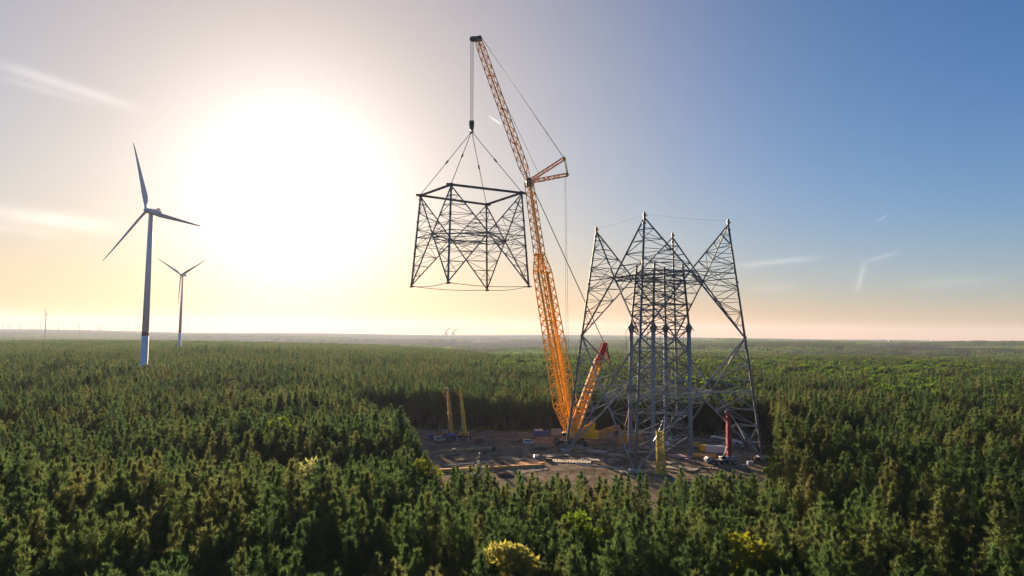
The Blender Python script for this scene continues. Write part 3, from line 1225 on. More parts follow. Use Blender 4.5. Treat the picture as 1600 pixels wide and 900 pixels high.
tower = thing('lattice_tower', 'tall standing grey lattice tower with four pointed corners, its legs on the clearing floor', 'lattice tower', TC)
MID = [FEET[i].lerp(PEAK[i], .515) for i in range(4)]
lattice_tier(tower, FEET, MID, 4, 1.0, .55, .23, M['pale_lit_steel'], legs=False)
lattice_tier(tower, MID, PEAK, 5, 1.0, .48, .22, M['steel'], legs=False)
for i in range(4):
    lm = MB()
    a, b = FEET[i], PEAK[i]
    d = (b - a).normalized()
    lm.beam(a - d * .5, b, 1.05, n=8, w2=.75)
    for u in (.005, .26, .515, .75, .975):
        p = a.lerp(b, u)
        lm.beam(p, p + d * .5, 1.4, n=8)
    
    lg = lm.build('leg', M['steel'], tower)
    cp = MB()
    cp.beam(b, b + V(0, 0, 2.3), .8, n=8)
    cp.beam(b + V(0, 0, .9), b + V(0, 0, 1.4), 1.3, n=8)
    cp.beam(b + V(.4, 0, .4), b + V(1.2, 0, 1.2), .25)
    cp.build('leg_cap', M['darksteel'], lg)
    MB().box((a.x, a.y, .6), (4.2, 4.2, 1.3), bev=.25).build('footing', M['concrete'], lg)
gr = MB()
for a, b, s in ((PEAK[1], PEAK[2], .6), (PEAK[0], PEAK[1], .8)):
    pts = [a.lerp(b, t / 10) + V(0, 0, 1.6 - 4 * s * (t / 10) * (1 - t / 10)) for t in range(11)]
    for p, q in zip(pts, pts[1:]):
        gr.beam(p, q, .03, n=3, cap=False)
gr.build('safety_line', M['rope'], tower)

# inner tower: four thick columns, slender legs above them
inner = thing('inner_tower', 'slender square lattice tower on four thick blue grey columns, inside the big lattice tower', 'lattice tower', TC)
E = [V(p.x - TC.x, p.y - TC.y, 0) for p in PEAK]
kb, km, kt, zc, zt = .455, .432, .347, 52.5, 77.5
ib = [TC + e * kb for e in E]
im = [TC + e * km + V(0, 0, zc) for e in E]
it = [TC + e * kt + V(0, 0, zt) for e in E]
for i in range(4):
    c = MB()
    c.beam(ib[i], im[i], 1.6, n=12)
    for u in (.2, .4, .6, .8):
        p = ib[i].lerp(im[i], u)
        c.beam(p, p + V(0, 0, .4), 1.95, n=12)
    col = c.build('column', M['column'], inner)
    hd = MB()
    p = im[i]
    hd.lathe([(.8, -1.6), (1.35, .2), (1.35, 1.3), (.9, 1.9), (.6, 2.6)], c=p, n=12)
    for t in range(4):
        hd.beam(p + V(math.cos(t * 1.57) * 1.3, math.sin(t * 1.57) * 1.3, 1.0), p + V(math.cos(t * 1.57) * 2.1, math.sin(t * 1.57) * 2.1, -.6), .3)
    hd.beam(p + V(-2.3, 0, -.5), p + V(-2.3, 0, -9 - i), .12, n=3)
    hd.build('column_head', M['steel'], col)
    l2_ = MB()
    l2_.beam(im[i] + V(0, 0, 2), it[i] + V(0, 0, 2.5), .85, n=8)
    l2_.beam(ib[i] * .965 + TC * .035 + V(0, 0, 0), im[i] * .965 + V(TC.x, TC.y, zc) * .035, .7, n=8)
    l2_.build('leg', M['darksteel'], inner)
    j = (i + 1) % 4
    f = MB()
    lo = lambda q, z: (ib[q].lerp(im[q], z / zc) if z <= zc else im[q].lerp(it[q], (z - zc) / (zt - zc)))
    zs = [0, 9, 18, 27, 36, 44.5, 52.5, 58, 63, 68, 73, 77]
    for a, b in zip(zs, zs[1:]):
        w = .34 if b <= zc else .28
        f.beam(lo(i, a), lo(j, b), w); f.beam(lo(j, a), lo(i, b), w)
        f.beam(lo(i, b), lo(j, b), w)
        c1 = (lo(i, a) + lo(j, b) + lo(j, a) + lo(i, b)) / 4
        f.beam(c1, (lo(i, b) + lo(j, b)) / 2, .18)
        f.beam(c1, lo(i, a).lerp(lo(i, b), .5), .18); f.beam(c1, lo(j, a).lerp(lo(j, b), .5), .18)
    f.build('face_bracing', M['steel'], inner)
pl = MB()
for z in (63, 73):
    q = [im[i].lerp(it[i], (z - zc) / (zt - zc)) for i in range(4)]
    pl.beam(q[0], q[2], .3); pl.beam(q[1], q[3], .3)
pl.build('cross_bracing', M['steel'], inner)

# the lifted segment
LZT, LZB = 115.0, 72.5
LT = [at(657, 307, 330.2), at(705, 290, 302.8), at(815, 303, 318.0), at(760, 321, 346.7)]
LB = [at(643, 446, 328.8), at(700, 440, 297.4), at(826, 446, 318.7), at(761, 452, 350.4)]
LC = sum(LB, V(0, 0, 0)) / 4
seg = thing('tower_segment', 'huge four cornered lattice tower segment hanging in the air from the crane hook', 'tower segment', LC)
lattice_tier(seg, LB, LT, 5, 1.0, .46, .21, M['steel'], legs=False)
for i in range(4):
    lm = MB()
    a, b = LB[i], LT[i]
    d = (b - a).normalized()
    lm.beam(a - d * 1.0, b + d * .6, .95, n=8, w2=.85)
    for u in (.01, .35, .7, .96):
        p = a.lerp(b, u)
        lm.beam(p, p + d * .5, 1.3, n=8)
    for s in (-1, 1):
        lm.beam(a, a + V(s * .9, 0, -.9), .45)
    lm.beam(a + V(.2, 0, -.2), a + V(1.7, .2, -.5), .35)
    lm.build('leg', M['steel'], seg)
    j = (i + 1) % 4
    e = (LT[j] - LT[i]).normalized()
    fb = MB()
    fb.beam(LT[i] - e * (2.2 if i % 2 else -.3) + V(0, 0, .5), LT[j] + e * (2.2 if i % 2 else -.3) + V(0, 0, .5), 1.05, n=8)
    for q in (0.0, 1.0):
        p = LT[i].lerp(LT[j], q) + V(0, 0, .5)
        fb.beam(p - e * .8, p + e * .8, 1.45, n=8)
    fb.build('top_beam', M['darksteel'], seg)
bl = MB()
for i in range(4):
    a, b = LB[i], LB[(i + 1) % 4]
    pts = [a.lerp(b, t / 8) + V(0, 0, -.4 - 3.6 * (t / 8) * (1 - t / 8)) for t in range(9)]
    for p, q in zip(pts, pts[1:]):
        bl.beam(p, q, .16, n=3, cap=False)
bl.build('bottom_rope', M['rope'], seg)

# ------------------------------------------------------------------ the big crane
HOOK = at(737, 205, 324.2)
names = ['leftmost', 'second from the left', 'rightmost', 'third from the left']
for i in range(4):
    sl_ = MB()
    top_ = HOOK + V(0, 0, -.2)
    a = LT[i] + V(0, 0, .9)
    sl_.beam(top_, top_.lerp(a, .46), .26, n=5)
    sl_.beam(top_.lerp(a, .5), a, .26, n=5)
    sg = thing('lifting_sling', '%s of the four steel slings from the hook to the lifted segment' % names[i], 'sling', a, 0, 'slings above the lifted segment')
    sl_.build('rope', M['rope'], sg)
    MB().beam(top_.lerp(a, .455), top_.lerp(a, .505), .75, n=8).build('turnbuckle', M['darksteel'], sg)

CB = V(27.0, 311.0, 0)
crane = thing('crawler_crane', 'giant orange lattice boom crawler crane lifting the tower segment, red tipped derrick mast behind', 'crane', CB)


def lattice_box(mb, a, b, sx, s0, s1, chord, lace, n, flat=1.0):
    """tapering four chord lattice from a to b. sx: direction of the width, s = (width, depth)"""
    a, b = Vector(a), Vector(b)
    d = (b - a).normalized()
    x = (Vector(sx) - d * Vector(sx).dot(d)).normalized()
    y = d.cross(x).normalized()
    cs_ = [(-1, -1), (1, -1), (1, 1), (-1, 1)]
    P = lambda t, q: a.lerp(b, t) + x * cs_[q][0] * (s0[0] + (s1[0] - s0[0]) * t) / 2 + y * cs_[q][1] * (s0[1] + (s1[1] - s0[1]) * t) / 2
    for q in range(4):
        mb.beam(P(0, q), P(1, q), chord, n=6)
    for k in range(n):
        t0, t1 = k / n, (k + 1) / n
        for q in range(4):
            r_ = (q + 1) % 4
            if (k + q) % 2: mb.beam(P(t0, q), P(t1, r_), lace, cap=False)
            else: mb.beam(P(t0, r_), P(t1, q), lace, cap=False)
            if k % 2 == 0 or n < 8: mb.beam(P(t0, q), P(t0, r_), lace * .8, cap=False)
    return P


BF = at(891, 678, 312)                 # boom foot
BH = at(826, 283, 325)                 # boom head
BJ = at(843, 398, 322)                 # where the twin booms join
JT = at(747, 62, 325)                  # jib tip
BX = V(.80, .60, 0)
boom = MB()
ax = (BJ - BF).normalized()
for s in (-1, 1):
    o = BX * 3.5 * s
    k1 = BF.lerp(BJ, .16)
    lattice_box(boom, BF + BX * 1.1 * s, k1 + o, BX, (1.4, 1.6), (3.9, 4.2), .50, .26, 7)
    lattice_box(boom, k1 + o, BF.lerp(BJ, .90) + BX * 2.5 * s, BX, (3.9, 4.2), (3.3, 3.6), .52, .24, 30)
    lattice_box(boom, BF.lerp(BJ, .90) + BX * 2.5 * s, BJ + BX * .9 * s, BX, (3.3, 3.6), (1.8, 3.2), .50, .24, 4)
    # walkway and pendant bars lying on the boom
    boom.beam(BF + BX * 1.3 * s + V(-.6, -1.4, 1), BF.lerp(BJ, .9) + BX * 2.6 * s + V(-.3, -1.9, 0), .9, .25)
    boom.beam(BF + BX * .9 * s + V(.9, -1.0, 1), BF.lerp(BJ, .9) + BX * 2.0 * s + V(.8, -1.8, 0), .55, .25)
    for u in (.16, .32, .47, .62, .76, .9):
        p = BF.lerp(BJ, u)
        boom.beam(p + o * .55 - BX * 1.6, p + o * .55 + BX * 1.6, .5)
for u in (.16, .32, .62, .9):
    p = BF.lerp(BJ, u)
    boom.beam(p - BX * 5.0, p + BX * 5.0, .6)
lower = boom.build('lower_boom', M['orange'], crane)
ub = MB()
lattice_box(ub, BJ, BH, BX, (3.9, 3.6), (3.0, 3.0), .42, .2, 17)
ub.beam(BJ + BX * .8 + V(0, -1.5, 0), BH + BX * .7 + V(0, -1.3, 0), .9, .3)
ub.beam(BJ - BX * 2.3, BJ + BX * 2.3, .8)
ub.build('upper_boom', M['shaded_orange'], crane)
hd = MB()
hd.lathe([(1.3, -1.6), (1.3, 1.6)], c=BH, axis='Y', n=14)
hd.beam(BH - V(0, 0, 2.6), BH + V(0, 0, 1.4), 2.2, 2.6)
hd.build('boom_head', M['darksteel'], crane)
jib = MB()
jd = (JT - BH).normalized()
J0 = BH + jd * .5
lattice_box(jib, J0, J0.lerp(JT, .09), BX, (1.6, 1.4), (3.2, 2.9), .36, .2, 2)
lattice_box(jib, J0.lerp(JT, .09), J0.lerp(JT, .93), BX, (3.2, 2.9), (2.9, 2.7), .36, .18, 26)
lattice_box(jib, J0.lerp(JT, .93), JT, BX, (2.9, 2.7), (2.2, 2.2), .36, .2, 2)
jib.beam(J0.lerp(JT, .06) + BX * .9 + V(0, -1.2, 0), J0.lerp(JT, .97) + BX * .8 + V(0, -1.1, 0), .8, .25)
for u in (.26, .5, .74):
    p = J0.lerp(JT, u)
    jib.beam(p - BX * 1.9, p + BX * 1.9, .5)
jo = jib.build('luffing_jib', M['shaded_orange'], crane)
jh = MB()
p = at(737.5, 61, 324.3)
jh.beam(JT + V(1.6, 0, .6), p, 1.6, 2.2)
for c in (p, JT + V(.8, 0, .9)):
    jh.lathe([(1.0, -.9), (1.15, -.5), (.9, 0), (1.15, .5), (1.0, .9)], c=c, axis='Y', n=14)
jh.build('jib_head', M['darksteel'], jo)
S1, S2 = at(881, 248, 326), at(886, 273, 326)
for tip, nm in ((S1, 'jib_strut'), (S2, 'jib_strut')):
    st = MB()
    lattice_box(st, BH + V(1.2, 0, .6 if tip is S1 else -.2), tip, V(0, 1, 0), (2.6, 1.2), (1.6, 1.3), .34, .17, 7)
    st.lathe([(.9, -.9), (.9, .9)], c=tip, axis='Y', n=12)
    st.build(nm, M['orange_dull'], crane)
MT = at(945, 537, 330)                 # derrick mast tip
MF = at(897, 672, 312)
dm = MB()
md_ = MT - MF
for s in (-1, 1):
    lattice_box(dm, MF + V(0, 1.1 * s, 0), MF + md_ * .80 + V(0, .9 * s, 0), V(0, 1, 0), (1.4, 3.9), (1.2, 3.4), .55, .3, 13)
    dm.beam(MF + V(.5, 1.1 * s, .3), MF + md_ * .8 + V(.3, .9 * s, 0), 1.2, .5)
dmo = dm.build('derrick_mast', M['orange'], crane)
dt = MB()
lattice_box(dt, MF + md_ * .78, MT, V(0, 1, 0), (3.4, 2.6), (2.4, 1.5), .6, .4, 4)
dt.beam(MF + md_ * .74, MT, 2.6, 1.8)
dt.beam(MT + V(-.4, 0, 0), MT + V(2.4, 0, -9.0), .45)
dt.beam(MT + V(.2, 0, -2), MT + V(.9, 0, -8.5), .35)
dt.build('mast_head', M['red'], dmo)
# ropes
hr = MB()
for dx in (-.75, -.25, .3, .8):
    hr.beam(at(737.5, 64, 324.3) + V(dx, 0, 0), at(737, 190, 324.2) + V(dx * .8, 0, 0), .16, n=4, cap=False)
hr.build('hoist_rope', M['rope'], crane)
jp = MB()
for dy, dz_ in ((-.8, 0), (.8, .8)):
    jp.beam(JT + V(1.6, dy, .8 + dz_), S1 + V(0, dy, .4), .17, n=4, cap=False)
    jp.beam(S1 + V(0, dy, 0), S2 + V(0, dy, 0), .3, n=4, cap=False)
    jp.beam(S1 + V(.7, dy, 0), S2 + V(.4, dy, 0), .2, n=4, cap=False)
    jp.beam(S2 + V(-.85 + .4 * dy, dy, -.4), at(888, 672, 316) + V(.8 * dy, dy, 0), .13, n=4, cap=False)
    jp.beam(BH + V(1.2, dy, -1.2), MT + V(-.4, dy, .4), .2, n=4, cap=False)
    jp.beam(MT + V(.6, dy * 1.5, 0), at(976, 666, 316) + V(0, dy * 2, 0), .2, n=4, cap=False)
    jp.beam(at(930, 600, 322) + V(0, dy, 0), at(926, 668, 314) + V(0, dy, 0), .3, n=4, cap=False)
jp.beam(JT.lerp(BH, .3) + V(1, 0, 0), BH + V(5.2, 0, 3.0), .10, n=3, cap=False)
jp.build('pendant_rope', M['rope'], crane)
hk = MB()
hp = at(737, 197, 324.2)
hk.prism([(-1.1, 2.6), (1.1, 2.6), (1.25, 1.0), (.9, -1.6), (.3, -2.4), (-.3, -2.4), (-.9, -1.6), (-1.25, 1.0)], -.8, .8)
hk.v = [tuple(Vector(v) + hp) for v in hk.v]
hk.beam(hp + V(0, 0, -2.2), hp + V(0, 0, -3.2), .45, n=8)
for t in range(8):
    a0, a1 = R(110 - 38 * t), R(110 - 38 * (t + 1))
    c = HOOK + V(0, 0, -.2)
    hk.beam(c + V(math.cos(a0) * .75, 0, math.sin(a0) * .75), c + V(math.cos(a1) * .75, 0, math.sin(a1) * .75), .5, n=6)
hk.build('hook_block', M['darksteel'], crane)
# superstructure
ss = MB()
ss.box((CB.x + 4.0, CB.y, 4.9), (15, 5.4, 2.4), bev=.3)
ss.box((CB.x + 10.5, CB.y - .4, 5.2), (4.2, 6.4, 3.2), bev=.3)
ss.box((CB.x + 7.0, CB.y + 1.2, 7.0), (5.0, 2.6, 2.0), bev=.3)
ss.prism([(CB.x + 2, 6.1), (CB.x + 10.5, 6.1), (CB.x + 11.2, 10.2), (CB.x + 10.2, 10.4)], CB.y - 2.6, CB.y - 2.2)
ss.prism([(CB.x + 2, 6.1), (CB.x + 10.5, 6.1), (CB.x + 11.2, 10.2), (CB.x + 10.2, 10.4)], CB.y + 2.2, CB.y + 2.6)
for x in (1, 3, 5, 7, 9):
    ss.beam((CB.x + x, CB.y - 2.78, 4.0), (CB.x + x, CB.y - 2.78, 5.8), .14)
sso = ss.build('upper_carriage', M['orange'], crane)
cb_ = MB()
cb_.box((CB.x - 2.6, CB.y - 3.9, 5.2), (2.6, 1.9, 2.5), bev=.35)
cbo = cb_.build('cab', M['orange'], sso)
MB().box((CB.x - 2.9, CB.y - 4.0, 5.4), (2.2, 1.95, 1.3)).build('cab_window', M['glass'], sso)
tt = MB()
tt.lathe([(2.6, 2.4), (2.6, 3.7)], c=(CB.x, CB.y, 0), n=20)
tt.box((CB.x, CB.y, 2.1), (9.5, 7.4, 1.3), bev=.2)
tt.build('undercarriage', M['ringred'], crane)
for s in (-1, 1):
    tr = MB()
    yy = CB.y + 4.3 * s
    out_ = []
    for t in range(7):
        a = R(-90 + 30 * t); out_.append((CB.x + 6.1 + 1.25 * math.cos(a), 1.55 + 1.25 * math.sin(a)))
    for t in range(7):
        a = R(90 + 30 * t); out_.append((CB.x - 6.1 + 1.25 * math.cos(a), 1.55 + 1.25 * math.sin(a)))
    tr.prism(out_, yy - 1.1, yy + 1.1)
    for t in range(13):
        x = CB.x - 6 + t
        for z in (.26, 2.84):
            tr.box((x, yy, z), (.7, 2.45, .14))
    tro = tr.build('crawler_track', M['black'], crane)
    wh = MB()
    for t in range(9):
        wh.lathe([(.5, -1.2), (.5, 1.2)], c=(CB.x - 4.8 + t * 1.2, yy, .85), axis='Y', n=10)
    wh.build('track_roller', M['grey'], tro)
ba = MB()
a, b = V(CB.x + 11, CB.y, 4.6), at(966, 667, 318)
lattice_box(ba, a, b, V(0, 1, 0), (4.2, 1.6), (3.4, 1.5), .45, .28, 7)
ba.beam(b + V(0, -2.2, 0), b + V(0, 2.2, 0), .9)
ba.build('ballast_arm', M['orange_dull'], crane)

bw = gnd(979, 698)
bw = V(55.5, 318, 0)
cw = thing('counterweight_stack', 'block of stacked orange counterweight slabs on a pallet hanging behind the crane', 'counterweight', bw)
for i in range(5):
    for s in (-1, 1):
        MB().box((bw.x + s * 2.6, bw.y, 1.0 + i * .82), (4.9, 4.0, .74), bev=.12).build('slab', M['orange_dull'], cw)
fr = MB()
fr.box((bw.x, bw.y, .32), (11, 4.6, .5), bev=.08)
for x in (-5.3, 0, 5.3):
    fr.beam((bw.x + x, bw.y - 2.3, .3), (bw.x + x, bw.y - 2.3, 5.9), .3)
    fr.beam((bw.x + x, bw.y + 2.3, .3), (bw.x + x, bw.y + 2.3, 5.9), .3)
    fr.beam((bw.x + x, bw.y - 2.3, 5.9), (bw.x + x, bw.y + 2.3, 5.9), .3)
fr.beam((bw.x - 5.3, bw.y, 6.05), (bw.x + 5.3, bw.y, 6.05), .5)
for s in (-1, 1):
    fr.beam((bw.x + s * 3, bw.y, 6.1), (bw.x, bw.y, 20), .2, n=4)
fr.build('pallet_frame', M['orange_dull'], cw)


# ------------------------------------------------------------------ vehicles and stores on the site
def wheel(root, x, y, r_=.72, w=.5):
    t = MB(); t.lathe([(r_ * .86, -w / 2), (r_, -w * .32), (r_, w * .32), (r_ * .86, w / 2)], c=(x, y, r_), axis='Y', n=14)
    o = t.build('wheel', M['black'], root, world=False)
    MB().lathe([(r_ * .52, -w / 2 - .03), (r_ * .52, w / 2 + .03)], c=(x, y, r_), axis='Y', n=10).build('rim', M['grey'], o, world=False)


def mobile_crane(loc, rz, body, boomcol, label, length, elev, axles=5, L=13.5, fat=1.7):
    """truck crane with its telescopic boom raised"""
    root = thing('mobile_crane', label, 'mobile crane', loc, rz, 'mobile cranes on the site')
    ch = MB()
    ch.box((0, 0, 1.25), (L, 2.5, .7), bev=.1)
    ch.box((-L * .1, 0, 1.75), (L * .55, 2.6, .35))
    ch.build('chassis', M['darksteel'], root, world=False)
    cab = MB()
    cx = -L / 2 + .3
    cab.prism([(cx - 1.2, .9), (cx + 1.0, .9), (cx + 1.0, 3.0), (cx - .7, 3.0), (cx - 1.2, 2.1)], -1.25, 1.25)
    co = cab.build('cab', body, root, world=False)
    MB().prism([(cx - 1.21, 2.12), (cx - .72, 2.95), (cx - .66, 2.95), (cx - 1.13, 2.12)], -1.1, 1.1).build('windscreen', M['glass'], co, world=False)
    for i in range(axles):
        x = -L / 2 + 1.9 + i * (L - 3.2) / (axles - 1)
        for s in (-1, 1):
            wheel(root, x, s * 1.15)
    for x in (-L * .22, L * .42):
        for s in (-1, 1):
            o = MB()
            o.beam((x, s * 1.2, 1.2), (x, s * 3.7, 1.2), .32)
            o.beam((x, s * 3.7, 1.3), (x, s * 3.7, .15), .3)
            o.box((x, s * 3.7, .1), (1.3, 1.3, .18))
            o.build('outrigger', M['grey'], root, world=False)
    up = MB()
    up.box((L * .12, 0, 2.5), (4.6, 2.5, 1.2), bev=.2)
    up.box((L * .12 + 3.0, 0, 2.5), (1.5, 2.6, 1.5), bev=.2)
    uo = up.build('upper_carriage', body, root, world=False)
    oc = MB(); oc.box((L * .12 - 1.6, -1.75, 2.7), (1.7, .95, 1.7), bev=.25)
    oo = oc.build('operator_cab', body, uo, world=False)
    MB().box((L * .12 - 1.75, -1.79, 2.95), (1.6, .95, .8)).build('cab_window', M['glass'], uo, world=False)
    piv = V(L * .12 + 1.6, .3, 3.2)
    d = V(-math.cos(R(elev)), 0, math.sin(R(elev)))
    segs = [(0, .46, fat), (.44, .66, fat * .86), (.64, .84, fat * .74), (.82, 1.0, fat * .62)]
    prev = uo
    for i, (u0, u1, w) in enumerate(segs):
        s = MB()
        s.beam(piv + d * length * u0, piv + d * length * u1, w, w * 1.1)
        s.beam(piv + d * (length * u1 - .35), piv + d * length * u1, w * 1.16, w * 1.28)
        s.build('boom_section', boomcol, root, world=False)
    tip = piv + d * length
    h = MB()
    h.beam(tip + V(.2, 0, .2), tip + V(-.9, 0, .1), .7)
    h.lathe([(.4, -.4), (.4, .4)], c=tip + V(-.8, 0, 0), axis='Y', n=10)
    h.beam(tip + V(-1.0, 0, 0), tip + V(-1.0, 0, -3.0), .12, n=4)
    h.build('boom_head', M['darksteel'], root, world=False)
    cyl = MB(); cyl.beam(piv + V(-2.4, 0, -.9), piv + d * length * .30, .4, n=8)
    cyl.build('lift_cylinder', M['grey'], root, world=False)
    hk_ = MB(); q = tip + V(-1.0, 0, -3.4)
    hk_.box(tuple(q), (.5, .4, .9), bev=.1)
    hk_.build('hook_block', M['red'], root, world=False)
    return root


p = gnd(708, 688)
mobile_crane((p.x - 4, p.y, 0), R(12), M['blue'], M['orange_dull'], 'mobile crane with worn orange boom raised, left of the pair by the back tree wall', 20.5, 84)
p = gnd(730, 686)
mobile_crane((p.x - 4.5, p.y, 0), R(-6), M['orange_dull'], M['yellow'], 'mobile crane with yellow boom raised, right of the pair by the back tree wall', 21.0, 83)
p = gnd(1141, 726)
mobile_crane((p.x - 3.2, p.y, 0), R(8), M['grey'], M['red'], 'mobile crane with upright deep red boom at the right of the lattice tower', 17.0, 89, L=12, fat=1.6)

# yellow mast lift in front
p = gnd(1033, 742)
ml = thing('mast_lift', 'upright yellow lattice mast lift between the front tower legs', 'lift', p)
m_ = MB()
lattice_box(m_, p + V(0, 0, 1), p + V(-.3, 0, 15.5), V(1, 0, 0), (2.6, 2.0), (2.4, 1.8), .5, .28, 11)
for z in range(2, 15, 2):
    m_.beam(p + V(-1.0, -1.0, z), p + V(-1.0, -1.0, z + 1.3), .7, .2)
m_.build('mast', M['yellow'], ml)
m_ = MB()
m_.box((p.x, p.y, .5), (4.6, 3.6, .9), bev=.15)
m_.build('base_frame', M['yellow'], ml)
m_ = MB()
for s in (-1, 1):
    m_.beam(p + V(s * .9, 0, 15.3), p + V(s * .3 + 1, 0, 19.3), .22)
m_.beam(p + V(-.6, 0, 15.3), p + V(-2.6, 0, 12.0), .25)
m_.box((p.x + 2.1, p.y - .3, 11.2), (1.6, 1.6, 1.3))
m_.build('top_bracket', M['white'], ml)

# lattice stub standing in front of the long orange beam
p = gnd(745, 741)
ls = thing('lattice_stub', 'short upright grey steel lattice stub beside the long orange beam', 'steel lattice', p)
m_ = MB()
lattice_box(m_, p + V(0, 0, .2), p + V(.6, 0, 7.6), V(1, 0, 0), (3.2, 2.2), (.9, .9), .3, .18, 6)
m_.build('lattice', M['steel'], ls)
m_ = MB(); m_.box((p.x, p.y, .2), (4.2, 3, .4), bev=.05)
for s in (-1, 1):
    m_.beam(p + V(s * 2.2, 0, .2), p + V(s * .9, 0, 4.2), .28)
m_.build('base_frame', M['white'], ls)


# containers
def container(px, py, size, rz, material, label, tarps=False):
    p = gnd(px, py)
    root = thing('site_container', label, 'container', p, R(rz), 'site containers')
    L_, Wd, Hh = size
    b = MB(); b.box((0, 0, Hh / 2 + .15), size, bev=.05)
    n = int(L_ / .5)
    for i in range(n):
        x = -L_ / 2 + .3 + i * (L_ - .6) / max(1, n - 1)
        for s in (-1, 1):
            b.box((x, s * (Wd / 2 + .04), Hh / 2 + .15), (.2, .09, Hh - .5))
    b.build('shell', material, root, world=False)
    d = MB()
    for s in (-1, 1):
        d.box((L_ / 2 + .05, s * Wd / 4, Hh / 2 + .15), (.1, Wd / 2 - .1, Hh - .3))
    d.build('door', material, root, world=False)
    if tarps:
        t = MB()
        t.prism([(-L_ * .46, Hh + .16), (L_ * .1, Hh + .16), (L_ * .02, Hh + .9), (-L_ * .2, Hh + .6), (-L_ * .38, Hh + .95)], -Wd * .4, Wd * .4)
        t.build('tarpaulin', M['white'], root, world=False)
    return root


container(846, 682, (7.6, 2.6, 2.7), 4, M['blue'], 'blue container with white tarpaulin on top at the back of the clearing', True)
container(869, 680, (4.8, 2.5, 2.9), -6, M['grey'], 'grey container between the blue container and the crane boom')
container(1102, 705, (4.6, 2.5, 2.5), 5, M['orange'], 'small orange container right of the inner tower columns')
container(948, 684, (6.0, 2.5, 2.6), 8, M['grey'], 'grey container behind the crane ballast arm')

# white trailer
p = gnd(1120, 711)
tr_ = thing('box_trailer', 'long white box trailer parked behind the red boom', 'trailer', p, R(-10))
MB().box((0, 0, 2.5), (9.0, 2.5, 2.7), bev=.08).build('body', M['white'], tr_, world=False)
m_ = MB(); m_.box((0, 0, 1.0), (8.6, 1.2, .3)); m_.beam((-3.4, -.8, 1), (-3.4, -.8, .1), .2); m_.beam((-3.4, .8, 1), (-3.4, .8, .1), .2)
m_.build('chassis', M['darksteel'], tr_, world=False)
for x in (1.6, 2.9):
    for s in (-1, 1):
        wheel(tr_, x, s * 1.0, .5, .4)

# pale boom truck behind
p = gnd(1142, 700)
bt = thing('boom_truck', 'pale grey truck with folded boom behind the white trailer', 'truck', p, R(-8))
m_ = MB(); m_.box((0, 0, 1.2), (9.5, 2.4, .6)); m_.box((-1.0, 0, 2.0), (5, 2.4, 1.0), bev=.1)
m_.build('chassis', M['grey'], bt, world=False)
m_ = MB(); m_.prism([(3.4, .9), (5.3, .9), (5.3, 2.0), (4.9, 3.1), (3.4, 3.1)], -1.2, 1.2)
c_ = m_.build('cab', M['white'], bt, world=False)
MB().prism([(5.32, 2.05), (4.95, 3.0), (4.89, 3.0), (5.25, 2.05)], -1.05, 1.05).build('windscreen', M['glass'], c_, world=False)
m_ = MB(); m_.beam((3.2, 0, 3.2), (-7.2, 0, 4.9), .7, .8); m_.beam((-7.2, 0, 4.9), (-8.6, 0, 4.6), 1.2, .8); m_.beam((1.8, 0, 2.2), (1.8, 0, 3.6), .8)
m_.build('boom', M['white'], bt, world=False)
for x in (-3.4, -2.2, 3.6):
    for s in (-1, 1):
        wheel(bt, x, s * 1.05, .55, .4)


# flat stores: sheets, mats, timber, steel
def sheet_stack(px, py, size, rz, material, label, name='sheet_stack', cat='sheets', n=3, spread=.25, z=0.07):
    p = gnd(px, py)
    m_ = MB()
    L_, Wd, t = size
    for i in range(n):
        m_.box((random.uniform(-spread, spread), random.uniform(-spread, spread), z + t * (i + .5)), (L_, Wd, t * .92), R(random.uniform(-2, 2)), bev=t * .15)
    o = m_.build(name, material)
    o.location = p
    o.rotation_euler = (0, 0, R(rz))
    return tag(o, label, cat, 'flat stores lying on the site')


sheet_stack(1093, 713, (13, 6.5, .35), -14, M['plate'], 'bright orange flat sheets lying right of the inner tower', n=2)
sheet_stack(1062, 714, (8, 6.5, .3), 12, M['pink'], 'pale pink flat sheet lying beside the orange sheets', n=2)
sheet_stack(933, 707, (9, 4, .35), -30, M['pink'], 'pale peach flat mat right of the crane tracks', n=2)
sheet_stack(962, 711, (7, 4, .25), -15, M['timber'], 'tan mat under the crane counterweight side', n=1)


def mats(px, py, nx, L_, pitch, rz, material, label, name='timber_mats', cat='timber mats', t=.35, w=.9, z=.07):
    """a run of thick timbers laid side by side"""
    p = gnd(px, py)
    m_ = MB()
    for i in range(nx):
        x = (i - (nx - 1) / 2) * pitch
        m_.box((x + random.uniform(-.05, .05), random.uniform(-.3, .3), z + t / 2 + random.uniform(-.03, .03)), (w, L_ * random.uniform(.93, 1.04), t), R(random.uniform(-2, 2)), bev=.04)
    o = m_.build(name, material)
    o.location = p
    o.rotation_euler = (0, 0, R(rz))
    return tag(o, label, cat, 'timber laid out on the site')


mats(874, 697, 22, 11, 1.02, 3, M['timber_dark'], 'dark timber mats under the big crane tracks')
mats(868, 713, 10, 5, 1.05, 30, M['timber_dark'], 'weathered timber mats left of the big crane, in a slanting run')
mats(893, 722, 14, 6, 1.1, -6, M['timber'], 'pale timber mats in front of the left tower leg')
mats(925, 719, 9, 5, 1.05, -14, M['timber'], 'pale timber mats right of the left tower leg')
mats(822, 735, 12, 9, 1.3, 40, M['timber'], 'light planks lying loosely at the right end of the long orange beam', 'plank_pile', 'planks', .25, .5)
mats(800, 717, 5, 10, 1.1, 52, M['timber'], 'two pale lattice like rails slanting down toward the plank pile', 'rail_bundle', 'rails', .3, .35)
mats(1000, 738, 12, 5, 1.2, 8, M['timber'], 'pale timber mats at the foot of the front tower leg')
mats(1065, 733, 10, 6, 1.2, -35, M['timber'], 'pale timber mats right of the yellow mast lift')
mats(1160, 722, 6, 5, 1.2, 10, M['timber_dark'], 'dark boards under the red crane')


